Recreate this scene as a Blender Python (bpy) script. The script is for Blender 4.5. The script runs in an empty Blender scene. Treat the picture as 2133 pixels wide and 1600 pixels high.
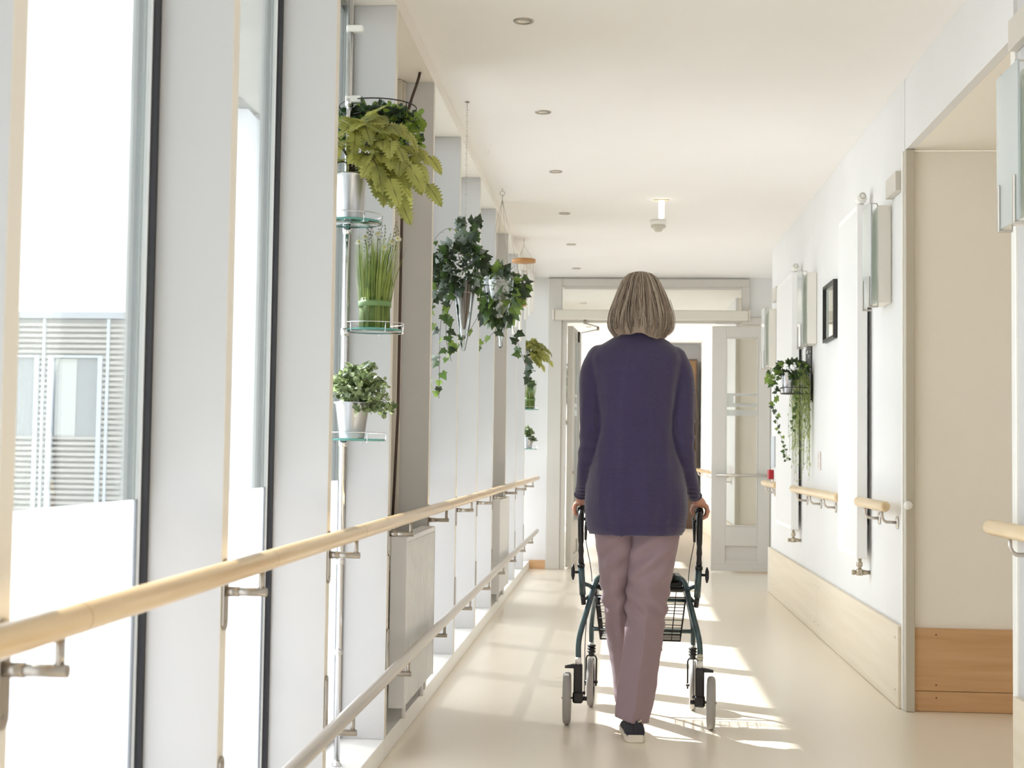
import bpy, math, random
from mathutils import Vector, Matrix, noise

SC = bpy.context.scene
COL = SC.collection
R = math.radians
rnd = random.Random(7)

# ------------------------------------------------------------------ camera, light, exposure
yaw, pit, rol, fpx = 0.0740853, 0.0486965, 0.0133288, 2933.57
fw = Vector((-math.sin(yaw)*math.cos(pit), math.cos(yaw)*math.cos(pit), math.sin(pit)))
rt = Vector((math.cos(yaw), math.sin(yaw), 0))
up = rt.cross(fw)
r2 = rt*math.cos(rol) + up*math.sin(rol)
u2 = -rt*math.sin(rol) + up*math.cos(rol)
cd = bpy.data.cameras.new('camera'); cam = bpy.data.objects.new('camera', cd); COL.objects.link(cam)
M = Matrix.Identity(4)
for i in range(3):
    M[i][0], M[i][1], M[i][2] = r2[i], u2[i], -fw[i]
M.translation = Vector((0, 0, 1.05))
cam.matrix_world = M
cd.sensor_width = 36; cd.lens = fpx/2133*36
cd.clip_start = 0.05; cd.clip_end = 300
cd.dof.use_dof = True; cd.dof.focus_distance = 5.35; cd.dof.aperture_fstop = 7.0
SC.camera = cam

world = bpy.data.worlds.new('sky'); SC.world = world; world.use_nodes = True
wn = world.node_tree; wn.nodes.clear()
wo = wn.nodes.new('ShaderNodeOutputWorld'); bg = wn.nodes.new('ShaderNodeBackground')
tc = wn.nodes.new('ShaderNodeTexCoord'); sx = wn.nodes.new('ShaderNodeSeparateXYZ')
cr = wn.nodes.new('ShaderNodeValToRGB')
wn.links.new(tc.outputs['Generated'], sx.inputs[0]); wn.links.new(sx.outputs['Z'], cr.inputs[0])
cr.color_ramp.elements[0].position = 0.0; cr.color_ramp.elements[0].color = (0.93, 0.97, 1.0, 1)
cr.color_ramp.elements[1].position = 0.6; cr.color_ramp.elements[1].color = (0.74, 0.86, 1.0, 1)
wn.links.new(cr.outputs[0], bg.inputs[0]); wn.links.new(bg.outputs[0], wo.inputs[0])
bg.inputs[1].default_value = 2.3

SUN_DIR = Vector((1.0, -0.62, -1.08)).normalized()
sd = bpy.data.lights.new('sun', 'SUN'); sun = bpy.data.objects.new('sun', sd); COL.objects.link(sun)
sun.rotation_euler = SUN_DIR.to_track_quat('-Z', 'Y').to_euler(); sun.location = (-6, 8, 9)
sd.energy = 19.0; sd.angle = R(0.7); sd.color = (0.985, 0.985, 0.995)

SC.view_settings.view_transform = 'Standard'; SC.view_settings.look = 'None'
SC.view_settings.gamma = 1; SC.view_settings.use_curve_mapping = False
SC.view_settings.exposure = 0.98
SC.cycles.max_bounces = 14; SC.cycles.diffuse_bounces = 7; SC.cycles.glossy_bounces = 4
SC.cycles.transmission_bounces = 8; SC.cycles.transparent_max_bounces = 24
SC.cycles.sample_clamp_indirect = 6.0; SC.cycles.caustics_reflective = False; SC.cycles.caustics_refractive = False

# ------------------------------------------------------------------ materials
def lin(c):
    return tuple(((v/255)/12.92 if v/255 <= 0.04045 else ((v/255+0.055)/1.055)**2.4) for v in c)

def mat(name, rgb, rough=0.5, metal=0.0, var=0.0, vscale=8.0, bump=0.0, bscale=60.0, stretch=None, spec=0.5,
        rgb2=None, sheen=0.0, trans=0.0, coat=0.0, subs=0.0, emit=0.0, translucent=0.0):
    m = bpy.data.materials.new(name); m.use_nodes = True
    nt = m.node_tree; b = nt.nodes['Principled BSDF']
    c = lin(rgb); b.inputs['Base Color'].default_value = (*c, 1)
    b.inputs['Roughness'].default_value = rough; b.inputs['Metallic'].default_value = metal
    b.inputs['Specular IOR Level'].default_value = spec
    if sheen: b.inputs['Sheen Weight'].default_value = sheen
    if coat: b.inputs['Coat Weight'].default_value = coat; b.inputs['Coat Roughness'].default_value = 0.12
    if trans: b.inputs['Transmission Weight'].default_value = trans
    if subs:
        b.inputs['Subsurface Weight'].default_value = subs; b.inputs['Subsurface Radius'].default_value = (0.02, 0.008, 0.004)
    if emit:
        b.inputs['Emission Color'].default_value = (*c, 1); b.inputs['Emission Strength'].default_value = emit
    tcn = nt.nodes.new('ShaderNodeTexCoord'); mp = nt.nodes.new('ShaderNodeMapping')
    nt.links.new(tcn.outputs['Object'], mp.inputs[0])
    if stretch: mp.inputs['Scale'].default_value = stretch
    if var or rgb2:
        n = nt.nodes.new('ShaderNodeTexNoise'); n.inputs['Scale'].default_value = vscale; n.inputs['Detail'].default_value = 5
        nt.links.new(mp.outputs[0], n.inputs['Vector'])
        mx = nt.nodes.new('ShaderNodeMix'); mx.data_type = 'RGBA'
        a = rgb2 if rgb2 else tuple(max(0, v*(1-var)) for v in rgb)
        mx.inputs['A'].default_value = (*lin(a), 1); mx.inputs['B'].default_value = (*c, 1)
        rp = nt.nodes.new('ShaderNodeMapRange'); rp.inputs[1].default_value = 0.32; rp.inputs[2].default_value = 0.68
        nt.links.new(n.outputs['Fac'], rp.inputs[0]); nt.links.new(rp.outputs[0], mx.inputs['Factor'])
        nt.links.new(mx.outputs['Result'], b.inputs['Base Color'])
    if bump:
        n2 = nt.nodes.new('ShaderNodeTexNoise'); n2.inputs['Scale'].default_value = bscale; n2.inputs['Detail'].default_value = 4
        nt.links.new(mp.outputs[0], n2.inputs['Vector'])
        bp = nt.nodes.new('ShaderNodeBump'); bp.inputs['Strength'].default_value = bump; bp.inputs['Distance'].default_value = 0.01
        nt.links.new(n2.outputs['Fac'], bp.inputs['Height']); nt.links.new(bp.outputs[0], b.inputs['Normal'])
    if translucent:
        out = nt.nodes['Material Output']; tr = nt.nodes.new('ShaderNodeBsdfTranslucent'); ms = nt.nodes.new('ShaderNodeMixShader')
        tr.inputs[0].default_value = (*lin(tuple(min(255, v*1.25) for v in rgb)), 1)
        ms.inputs[0].default_value = translucent
        nt.links.new(b.outputs[0], ms.inputs[1]); nt.links.new(tr.outputs[0], ms.inputs[2]); nt.links.new(ms.outputs[0], out.inputs[0])
    return m

def glassmat(name, tint=(1, 1, 1), refl=0.07, diff=0.0, transl=0.0, rough=0.0, tlc=0.9):
    m = bpy.data.materials.new(name); m.use_nodes = True; nt = m.node_tree; nt.nodes.clear()
    out = nt.nodes.new('ShaderNodeOutputMaterial'); t = nt.nodes.new('ShaderNodeBsdfTransparent')
    t.inputs[0].default_value = (*tint, 1)
    g = nt.nodes.new('ShaderNodeBsdfGlossy'); g.inputs['Roughness'].default_value = rough; g.inputs[0].default_value = (0.95, 0.97, 0.96, 1)
    lw = nt.nodes.new('ShaderNodeFresnel'); lw.inputs[0].default_value = 1.45
    mx = nt.nodes.new('ShaderNodeMixShader')
    ml = nt.nodes.new('ShaderNodeMath'); ml.operation = 'MULTIPLY'; ml.inputs[1].default_value = refl/0.07
    nt.links.new(lw.outputs[0], ml.inputs[0]); nt.links.new(ml.outputs[0], mx.inputs[0])
    nt.links.new(t.outputs[0], mx.inputs[1]); nt.links.new(g.outputs[0], mx.inputs[2])
    last = mx
    if transl:
        tl = nt.nodes.new('ShaderNodeBsdfTranslucent'); tl.inputs[0].default_value = (tlc, tlc*1.01, tlc*1.02, 1)
        m2 = nt.nodes.new('ShaderNodeMixShader'); m2.inputs[0].default_value = transl
        nt.links.new(last.outputs[0], m2.inputs[1]); nt.links.new(tl.outputs[0], m2.inputs[2]); last = m2
    if diff:
        df = nt.nodes.new('ShaderNodeBsdfDiffuse'); df.inputs[0].default_value = (0.85, 0.87, 0.88, 1)
        m3 = nt.nodes.new('ShaderNodeMixShader'); m3.inputs[0].default_value = diff
        nt.links.new(last.outputs[0], m3.inputs[1]); nt.links.new(df.outputs[0], m3.inputs[2]); last = m3
    nt.links.new(last.outputs[0], out.inputs[0])
    return m

def floor_material():
    m = mat('linoleum', (238, 227, 208), rough=0.26)
    nt = m.node_tree; b = nt.nodes['Principled BSDF']
    n = nt.nodes.new('ShaderNodeTexNoise'); n.inputs['Scale'].default_value = 3.0; n.inputs['Detail'].default_value = 3
    t = nt.nodes.new('ShaderNodeTexCoord'); nt.links.new(t.outputs['Object'], n.inputs['Vector'])
    mr = nt.nodes.new('ShaderNodeMapRange'); mr.inputs[3].default_value = 0.25; mr.inputs[4].default_value = 0.29
    nt.links.new(n.outputs['Fac'], mr.inputs[0]); nt.links.new(mr.outputs[0], b.inputs['Coat Roughness'])
    return m

def wood(name, a, b_, scale=3.0, stretch=(1, 1, 14), rough=0.42, coat=0.0):
    m = mat(name, a, rough=rough, rgb2=b_, vscale=scale, stretch=stretch, coat=coat)
    return m

PLASTER = mat('white_plaster', (229, 228, 227), rough=0.85, var=0.015, vscale=2.5, bump=0.05, bscale=180)
CEIL = mat('ceiling_paint', (242, 239, 236), rough=0.9, var=0.012, vscale=1.2)
ALCOVE = mat('alcove_plaster', (246, 240, 230), rough=0.88, bump=0.08, bscale=220)
FIN = mat('white_lacquer_panel', (205, 204, 203), rough=0.45, var=0.01, vscale=1.5)
CREAM = mat('cream_edge_lacquer', (224, 216, 202), rough=0.42)
SILLM = mat('sill_lacquer', (242, 240, 236), rough=0.4)
FLOOR = floor_material()
GASKET = mat('black_rubber_gasket', (38, 36, 40), rough=0.55)
GREYFR = mat('grey_mullion_paint', (178, 179, 178), rough=0.4)
SPACER = mat('white_spacer', (235, 236, 236), rough=0.5)
GLASS = glassmat('window_glass', (0.97, 0.985, 0.98), refl=0.05)
FROST = glassmat('frosted_film', (0.97, 0.98, 0.98), refl=0.03, transl=0.80, tlc=0.39)
STRIPE = glassmat('etched_stripe', (0.97, 0.98, 0.96), refl=0.04, transl=0.30, diff=0.25)
DGLASS = glassmat('door_glass', (0.965, 0.97, 0.955), refl=0.11)
SHELFG = glassmat('shelf_glass', (0.80, 0.93, 0.90), refl=0.12)
SHELFE = mat('glass_edge_green', (120, 190, 178), rough=0.15, trans=0.4)
CLEAR = glassmat('vase_glass', (0.94, 0.95, 0.95), refl=0.14)
ASH = wood('ash_wood', (222, 194, 150), (206, 173, 124), scale=2.6, stretch=(16, 1, 16), rough=0.3, coat=0.35)
ASHV = wood('ash_wood_pale', (226, 202, 162), (214, 186, 142), scale=2.6, stretch=(16, 1, 16), rough=0.35, coat=0.3)
BEECH = wood('beech_panel', (214, 174, 130), (202, 158, 112), scale=1.6, stretch=(1.2, 1.2, 22), rough=0.45)
KICKM = wood('pale_kick_board', (230, 218, 198), (223, 209, 186), scale=1.4, stretch=(1, 0.8, 16), rough=0.5)
STEEL = mat('brushed_steel', (172, 164, 154), rough=0.32, metal=0.9)
SATIN = mat('satin_nickel_tube', (205, 198, 190), rough=0.34, metal=0.75)
CHROME = mat('chrome', (225, 225, 228), rough=0.10, metal=1.0)
ZINC = mat('zinc_bucket', (205, 206, 210), rough=0.28, metal=0.95, var=0.10, vscale=30, stretch=(1, 1, 0.1))
RADM = mat('radiator_enamel', (234, 233, 233), rough=0.4)
FRAMEG = mat('grey_door_paint', (208, 204, 197), rough=0.45)
POSTG = mat('grey_post_paint', (196, 188, 172), rough=0.45)
WHITEP = mat('white_plastic', (240, 238, 232), rough=0.35)
DARKM = mat('dark_metal', (52, 48, 46), rough=0.4, metal=0.4)
BLACK = mat('black_plastic', (34, 31, 33), rough=0.38)
BLACKR = mat('black_rubber_grip', (40, 37, 38), rough=0.55)
TYRE = mat('grey_rubber_tyre', (168, 164, 160), rough=0.6, var=0.05, vscale=12)
GREEN = mat('petrol_green_enamel', (52, 76, 80), rough=0.25, coat=0.5)
SEATM = mat('black_vinyl_seat', (58, 56, 58), rough=0.35)
SOIL = mat('moss', (60, 72, 36), rough=0.95, bump=0.5, bscale=90)

# ------------------------------------------------------------------ mesh helpers
class MB:
    def __init__(s): s.v = []; s.f = []; s.m = []; s.smooth = []
    def add(s, vs, fs, mi=0, sm=False):
        o = len(s.v); s.v += [tuple(v) for v in vs]
        for f in fs: s.f.append(tuple(i+o for i in f)); s.m.append(mi); s.smooth.append(sm)
        return s
    def box(s, x0, x1, y0, y1, z0, z1, mi=0, bev=0.0):
        if bev > 0:
            b = min(bev, (x1-x0)*.45, (y1-y0)*.45, (z1-z0)*.45)
            vs = []; idx = {}
            for ix, (xo, xi) in enumerate(((x0, x0+b), (x1, x1-b))):
                for iy, (yo, yi) in enumerate(((y0, y0+b), (y1, y1-b))):
                    for iz, (zo, zi) in enumerate(((z0, z0+b), (z1, z1-b))):
                        for k, p in enumerate(((xo, yi, zi), (xi, yo, zi), (xi, yi, zo))):
                            idx[ix, iy, iz, k] = len(vs); vs.append(p)
            g = lambda *a: idx[a]
            fs = []
            for i in (0, 1):
                fs.append([g(i,0,0,0), g(i,1,0,0), g(i,1,1,0), g(i,0,1,0)])
                fs.append([g(0,i,0,1), g(1,i,0,1), g(1,i,1,1), g(0,i,1,1)])
                fs.append([g(0,0,i,2), g(1,0,i,2), g(1,1,i,2), g(0,1,i,2)])
            for a in (0, 1):
                for b_ in (0, 1):
                    fs.append([g(a,b_,0,0), g(a,b_,1,0), g(a,b_,1,1), g(a,b_,0,1)])
                    fs.append([g(a,0,b_,0), g(a,1,b_,0), g(a,1,b_,2), g(a,0,b_,2)])
                    fs.append([g(0,a,b_,1), g(1,a,b_,1), g(1,a,b_,2), g(0,a,b_,2)])
                    for c in (0, 1): fs.append([g(a,b_,c,0), g(a,b_,c,1), g(a,b_,c,2)])
            return s.add(vs, fs, mi)
        vs = [(x0,y0,z0),(x1,y0,z0),(x1,y1,z0),(x0,y1,z0),(x0,y0,z1),(x1,y0,z1),(x1,y1,z1),(x0,y1,z1)]
        return s.add(vs, [(0,3,2,1),(4,5,6,7),(0,1,5,4),(1,2,6,5),(2,3,7,6),(3,0,4,7)], mi)
    def ring_loft(s, rings, mi=0, cap=True, sm=True, closed=True):
        o = len(s.v); n = len(rings[0])
        for r in rings: s.v += [tuple(p) for p in r]
        for i in range(len(rings)-1):
            for j in range(n if closed else n-1):
                k = (j+1) % n
                s.f.append((o+i*n+j, o+i*n+k, o+(i+1)*n+k, o+(i+1)*n+j)); s.m.append(mi); s.smooth.append(sm)
        if cap:
            s.f.append(tuple(o+j for j in reversed(range(n)))); s.m.append(mi); s.smooth.append(False)
            s.f.append(tuple(o+(len(rings)-1)*n+j for j in range(n))); s.m.append(mi); s.smooth.append(False)
        return s
    def tube(s, pts, r, n=12, mi=0, cap=True, squash=1.0):
        pts = [Vector(p) for p in pts]; rr = r if isinstance(r, (list, tuple)) else [r]*len(pts)
        rings = []; prev = None
        for i, p in enumerate(pts):
            d = (pts[min(i+1, len(pts)-1)] - pts[max(i-1, 0)])
            if d.length < 1e-9: d = Vector((0, 0, 1))
            d.normalize()
            if prev is None:
                a = Vector((0, 0, 1)) if abs(d.z) < 0.9 else Vector((1, 0, 0))
                u = d.cross(a).normalized()
            else:
                u = (prev - d*prev.dot(d))
                if u.length < 1e-6: u = d.cross(Vector((1, 0, 0)))
                u.normalize()
            prev = u; w = d.cross(u)
            rings.append([p + (u*math.cos(2*math.pi*j/n) + w*math.sin(2*math.pi*j/n)*squash)*rr[i] for j in range(n)])
        return s.ring_loft(rings, mi, cap)
    def lathe(s, prof, n=24, c=(0, 0, 0), mi=0, axis='Z', cap=True):
        rings = []
        for r, z in prof:
            ring = []
            for j in range(n):
                a = 2*math.pi*j/n; x, y = max(r, 1e-5)*math.cos(a), max(r, 1e-5)*math.sin(a)
                p = {'Z': (x, y, z), 'X': (z, x, y), 'Y': (x, z, y)}[axis]
                ring.append((c[0]+p[0], c[1]+p[1], c[2]+p[2]))
            rings.append(ring)
        return s.ring_loft(rings, mi, cap)
    def torus(s, c, Rr, r, n=28, m=8, mi=0, axis='Z', a0=0, a1=2*math.pi):
        pts = []
        full = abs(a1-a0-2*math.pi) < 1e-6
        k = n if full else n+1
        rings = []
        for i in range(k):
            a = a0+(a1-a0)*i/n; ring = []
            for j in range(m):
                b = 2*math.pi*j/m; q = Rr+r*math.cos(b); x, y, z = q*math.cos(a), q*math.sin(a), r*math.sin(b)
                p = {'Z': (x, y, z), 'X': (z, x, y), 'Y': (x, z, y)}[axis]
                ring.append((c[0]+p[0], c[1]+p[1], c[2]+p[2]))
            rings.append(ring)
        if full: rings.append(rings[0])
        return s.ring_loft(rings, mi, cap=not full)
    def ball(s, c, r, n=16, m=10, mi=0, sc=(1, 1, 1)):
        rings = []
        for i in range(m+1):
            t = math.pi*i/m; z = -math.cos(t)*r; q = max(math.sin(t)*r, 1e-5)
            rings.append([(c[0]+q*math.cos(2*math.pi*j/n)*sc[0], c[1]+q*math.sin(2*math.pi*j/n)*sc[1], c[2]+z*sc[2]) for j in range(n)])
        return s.ring_loft(rings, mi)
    def poly(s, pts, mi=0): return s.add(pts, [tuple(range(len(pts)))], mi)
    def build(s, name, mats, parent=None, loc=None):
        me = bpy.data.meshes.new(name); me.from_pydata(s.v, [], s.f); 
        me.polygons.foreach_set('material_index', s.m); me.polygons.foreach_set('use_smooth', s.smooth)
        for m in (mats if isinstance(mats, (list, tuple)) else [mats]): me.materials.append(m)
        me.validate(); me.update()
        import bmesh
        bm = bmesh.new(); bm.from_mesh(me)
        if not getattr(s, 'nofix', False): bmesh.ops.recalc_face_normals(bm, faces=bm.faces)
        bm.to_mesh(me); bm.free()
        o = bpy.data.objects.new(name, me); COL.objects.link(o)
        if loc: o.location = loc
        if parent is not None: o.parent = parent
        return o

def tag(o, label=None, cat=None, group=None, kind=None):
    if label: o['label'] = label
    if cat: o['category'] = cat
    if group: o['group'] = group
    if kind: o['kind'] = kind
    return o
def thing(name, label, cat, loc=(0, 0, 0), rz=0, group=None):
    o = bpy.data.objects.new(name, None); COL.objects.link(o); o.empty_display_size = 0.1
    o.location = loc; o.rotation_euler = (0, 0, rz); return tag(o, label, cat, group)
KIDS = {}
def dup(root, loc, label=None, group=None, rz=None):
    r = root.copy(); COL.objects.link(r); r.location = loc
    if rz is not None: r.rotation_euler = (0, 0, rz)
    if label: r['label'] = label
    if group: r['group'] = group
    for ch in list(root.children):
        c = ch.copy(); COL.objects.link(c); c.parent = r
        for g in list(ch.children):
            d = g.copy(); COL.objects.link(d); d.parent = c
    return r
def struct(o): o['kind'] = 'structure'; return o
def bez(p0, p1, p2, p3, n=10):
    out = []
    for i in range(n+1):
        t = i/n; a = (1-t)**3; b = 3*t*(1-t)**2; c = 3*t*t*(1-t); d = t**3
        out.append(Vector(p0)*a+Vector(p1)*b+Vector(p2)*c+Vector(p3)*d)
    return out
def catmull(pts, n=6):
    P = [Vector(p) for p in pts]; P = [P[0]*2-P[1]]+P+[P[-1]*2-P[-2]]; out = []
    for i in range(1, len(P)-2):
        for k in range(n):
            t = k/n
            out.append(0.5*((2*P[i])+(-P[i-1]+P[i+1])*t+(2*P[i-1]-5*P[i]+4*P[i+1]-P[i+2])*t*t+(-P[i-1]+3*P[i]-3*P[i+1]+P[i+2])*t**3))
    out.append(P[-2]); return out

# ------------------------------------------------------------------ the corridor shell
XL, XG, XR, ZC = -0.776, -0.945, 1.21, 2.66     # fin edges, glass line, right wall, ceiling
YE, YF = 12.84, 20.6                             # glazed partition, far end
FY = lambda k: 1.731 + 1.0214*k                  # near face of facade fin k
FT = 0.044
struct(MB().box(-1.02, 3.4, -2.2, YF+0.3, -0.12, 0, 0).build('floor', FLOOR))
cb = MB(); cb.box(-1.02, 3.4, -2.2, YF+0.3, ZC, ZC+0.16)
struct(cb.build('ceiling', CEIL))
# facade: kerb sill, top fascia, outer fins
sb = MB(); 
for k in range(-3, 18):
    y0, y1 = FY(k)+0.0, FY(k+1)-0.0015
    if y0 < YE-0.03 < y1: y1 = YE-0.03
    sb.box(-1.0, XL, y0, y1, 0.0005, 0.07, 0, 0.002)
struct(sb.build('trim_1', SILLM))
hb = MB()
for k in range(-3, 18):
    hb.box(-1.0, XL, FY(k), FY(k+1)-0.0015, 2.602, ZC-0.0015, 0)
struct(hb.build('trim_2', mat('fascia_lacquer', (236, 230, 220), rough=0.5)))

n = 0
OPAQUE = {3, 7, 13}
for k in range(-3, 18):
    y = FY(k); b = MB()
    b.box(-0.985, XL-0.0012, y, y+FT, 0.0705, 2.6015, 0)
    b.box(XL-0.0010, XL, y, y+FT, 0.0705, 2.6015, 1)
    n += 1
    f = struct(b.build('wall_fin' if n == 1 else 'wall_fin', [FIN, CREAM])); f.name = 'trim_%d' % (n+2)
# glazed bays
wi = 0
for k in range(-3, 17):
    y0, y1 = FY(k)+FT, FY(k+1)
    if k in OPAQUE:
        b = MB(); b.box(-0.985, -0.93, y0+0.001, y1-0.001, 0.071, 2.601, 0)
        b.box(-0.9295, -0.895, y1-0.030, y1-0.001, 0.071, 2.601, 1, 0.003)
        b.box(-0.9295, -0.905, y1-0.055, y1-0.031, 0.071, 2.601, 1, 0.003)
        for z in (0.5, 0.95, 1.42, 1.9, 2.35): b.lathe([(0.005, -0.0042), (0.005, -0.001), (0.003, 0.0005)], 8, (-0.912, y1-0.032, z), 2, 'Y')
        struct(b.build('wall_panel', [mat('infill_panel', (226, 222, 214), rough=0.6), mat('steel_flange', (206, 199, 186), rough=0.5), DARKM])).name = 'wall_left_%d' % (k+4)
        continue
    wi += 1
    b = MB()
    b.box(-0.972, -0.952, y1-0.022, y1-0.0005, 0.071, 2.601, 0)       # grey mullion leg beyond the pane
    b.box(-0.972, -0.952, y0+0.0005, y0+0.022, 0.071, 2.601, 0)
    b.box(-0.972, -0.952, y0+0.022, y1-0.022, 2.57, 2.601, 0)
    b.box(-0.972, -0.952, y0+0.022, y1-0.022, 0.071, 0.095, 0)
    w = struct(b.build('window_%d' % wi, [GREYFR]))
    MB().box(-0.950, -0.9385, y1-0.016, y1-0.0005, 0.0712, 2.6008, 0).build('spacer_bar', [SPACER], w)
    MB().box(-0.938, -0.925, y1-0.012, y1-0.0005, 0.0712, 2.6008, 0).build('gasket', [GASKET], w)
    gp = MB(); gp.box(-0.9465, -0.9435, y0+0.001, y1-0.017, 0.9482, 2.60, 0); gp.build('pane', [GLASS], w)
    gp = MB(); gp.box(-0.9465, -0.9435, y0+0.001, y1-0.017, 0.0712, 0.948, 0); gp.build('frosted_pane', [FROST], w)
# outside: concrete canopy above the glass front
cy = MB(); zc = 3.3; xo = -0.945-(zc-1.72)/1.08
cy.box(xo, -1.0305, -3, YF+1, zc, zc+0.14, 0)
cy.box(-1.03, -1.0215, -3, YF+1, 2.602, zc+0.14, 0)
struct(cy.build('trim_99', mat('concrete', (190, 188, 184), rough=0.9, var=0.06, vscale=3)))

# end partition wall round the double door
b = MB(); b.box(-0.945, -0.629, YE, YE+0.10, 0.0005, ZC-0.0005, 0); b.box(-0.629, 1.62, YE, YE+0.10, 2.648, ZC-0.0005, 0)
b.box(1.198, 1.62, YE, YE+0.10, 2.30, 2.648, 0); b.box(1.402, 1.62, YE, YE+0.10, 0.0005, 2.30, 0)
struct(b.build('wall_back', PLASTER))
struct(MB().box(-0.775, -0.63, YE-0.012, YE-0.0005, 0.0, 0.08, 0, 0.002).build('baseboard_back', BEECH))

# right wall with alcove between Y 4.37 and 6.0
RW = MB(); RW.box(XR, XR+0.0330, 6.029, 10.9995, 0.0005, ZC-0.0005); 
struct(RW.build('wall_right', PLASTER))
b = MB(); b.box(XR, XR+0.035, 4.385, 6.02, 2.352, ZC-0.0005)
struct(b.build('wall_right_lintel', PLASTER)).name = 'wall_right_2'
b = MB(); b.box(XR+0.0355, 3.0, 4.30, 6.03, 2.352, 2.45); struct(b.build('ceiling_alcove', ALCOVE)).name = 'ceiling_2'
b = MB(); b.box(XR+0.034, 3.0, 6.03, 6.15, 0.0005, 2.3515); b.box(2.9, 3.0, 4.30, 6.03, 0.0005, 2.3515); b.box(XR+0.04, 3.0, 4.18, 4.30, 0.0005, 2.3515)
struct(b.build('wall_alcove', ALCOVE)).name = 'wall_right_3'
b = MB(); b.box(XR, XR+0.12, -2.2, 4.34, 0.0005, ZC-0.0005)
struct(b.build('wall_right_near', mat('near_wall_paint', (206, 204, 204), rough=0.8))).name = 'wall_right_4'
b = MB(); b.box(1.62, 1.70, 11.0, YE, 0.0005, ZC-0.0005); b.box(XR, 1.6195, 11.0, 11.10, 0.0005, ZC-0.0005)
struct(b.build('wall_right_recess', PLASTER)).name = 'wall_right_5'
struct(MB().box(-2, 3.4, -2.4, -2.2, -0.1, ZC+0.1).build('wall_front', PLASTER))
struct(MB().box(-1.0, -0.9, -2.19, FY(-3)-0.001, 0.0005, ZC-0.0005).build('wall_left_near', PLASTER)).name = 'wall_left_1'
struct(MB().box(XR+0.12, 3.4, -2.2, -2.1, 0, ZC).build('wall_front_2', PLASTER))
# trims: grey post at the alcove, white post on the near side, corner bead at the far end, kick boards
struct(MB().box(XR-0.004, XR+0.034, 5.985, 6.028, 0.0005, 2.35, 0, 0.003).build('trim_30', POSTG))
struct(MB().box(XR-0.009, XR+0.0, 6.0295, 6.055, 0.0005, 2.35, 0, 0.002).build('trim_31', WHITEP))
struct(MB().box(XR-0.010, XR+0.035, 4.341, 4.384, 0.0005, 2.3515, 0, 0.003).build('trim_32', WHITEP))
struct(MB().box(XR-0.024, XR-0.0005, 11.06, 11.112, 0.0005, 0.345, 0, 0.002).build('trim_33', mat('bead', (222, 218, 206), rough=0.5)))
kb = MB(); kb.box(XR-0.022, XR-0.0005, 6.056, 8.46, 0.001, 0.345, 0, 0.003); kb.box(XR-0.022, XR-0.0005, 8.463, 11.059, 0.001, 0.345, 0, 0.003)
for y in (6.12, 8.37, 8.55, 10.9):
    for z in (0.07, 0.29): kb.lathe([(0.005, -0.0015), (0.004, 0.0)], 8, (XR-0.022, y, z), 1, 'X')
struct(kb.build('baseboard_right', [KICKM, STEEL]))
kb = MB(); kb.box(XR-0.024, XR-0.0005, 2.0, 4.335, 0.001, 0.345, 0, 0.003); struct(kb.build('baseboard_right_2', KICKM))
kb = MB(); kb.box(XR+0.035, 2.9, 6.012, 6.0295, 0.0845, 0.343, 0, 0.002); kb.box(XR+0.035, 2.9, 6.009, 6.0295, 0.001, 0.083, 0, 0.002)
for x in (1.335,): 
    for z in (0.317, 0.11): kb.lathe([(0.0035, -0.001), (0.0032, 0.0005)], 10, (x, 6.0118, z), 1, 'Y')
    kb.lathe([(0.0035, -0.001), (0.0032, 0.0005)], 10, (x, 6.0088, 0.058), 1, 'Y')
struct(kb.build('baseboard_right_3', [BEECH, mat('screw_dark', (98, 62, 34), rough=0.5)]))

# ------------------------------------------------------------------ double door and its frame (setting)
d = MB()
F = FRAMEG
d.box(-0.629, -0.502, YE-0.03, YE+0.05, 0.0005, 2.647, 0, 0.004)           # left jamb
d.box(-0.502, -0.455, YE-0.015, YE+0.05, 0.0005, 2.25, 0, 0.003)
d.box(-0.502, 1.195, YE-0.03, YE+0.05, 2.575, 2.647, 0, 0.004)
d.box(1.128, 1.197, YE-0.03, YE+0.05, 2.30, 2.575, 0, 0.004)
d.box(-0.502, 1.128, YE-0.02, YE+0.05, 2.245, 2.352, 0, 0.003)
d.box(1.128, 1.402, YE-0.03, YE+0.05, 2.235, 2.30, 0, 0.003)
d.box(1.388, 1.402, YE-0.03, YE+0.05, 0.0005, 2.235, 0, 0.003)
d.box(-0.485, 1.112, YE-0.022, YE-0.010, 2.552, 2.575, 0, 0.002)
fr = struct(d.build('door_1', F))
MB().box(-0.502, 1.128, YE+0.01, YE+0.016, 2.352, 2.575, 0).build('transom_pane', [DGLASS], fr)
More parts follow.
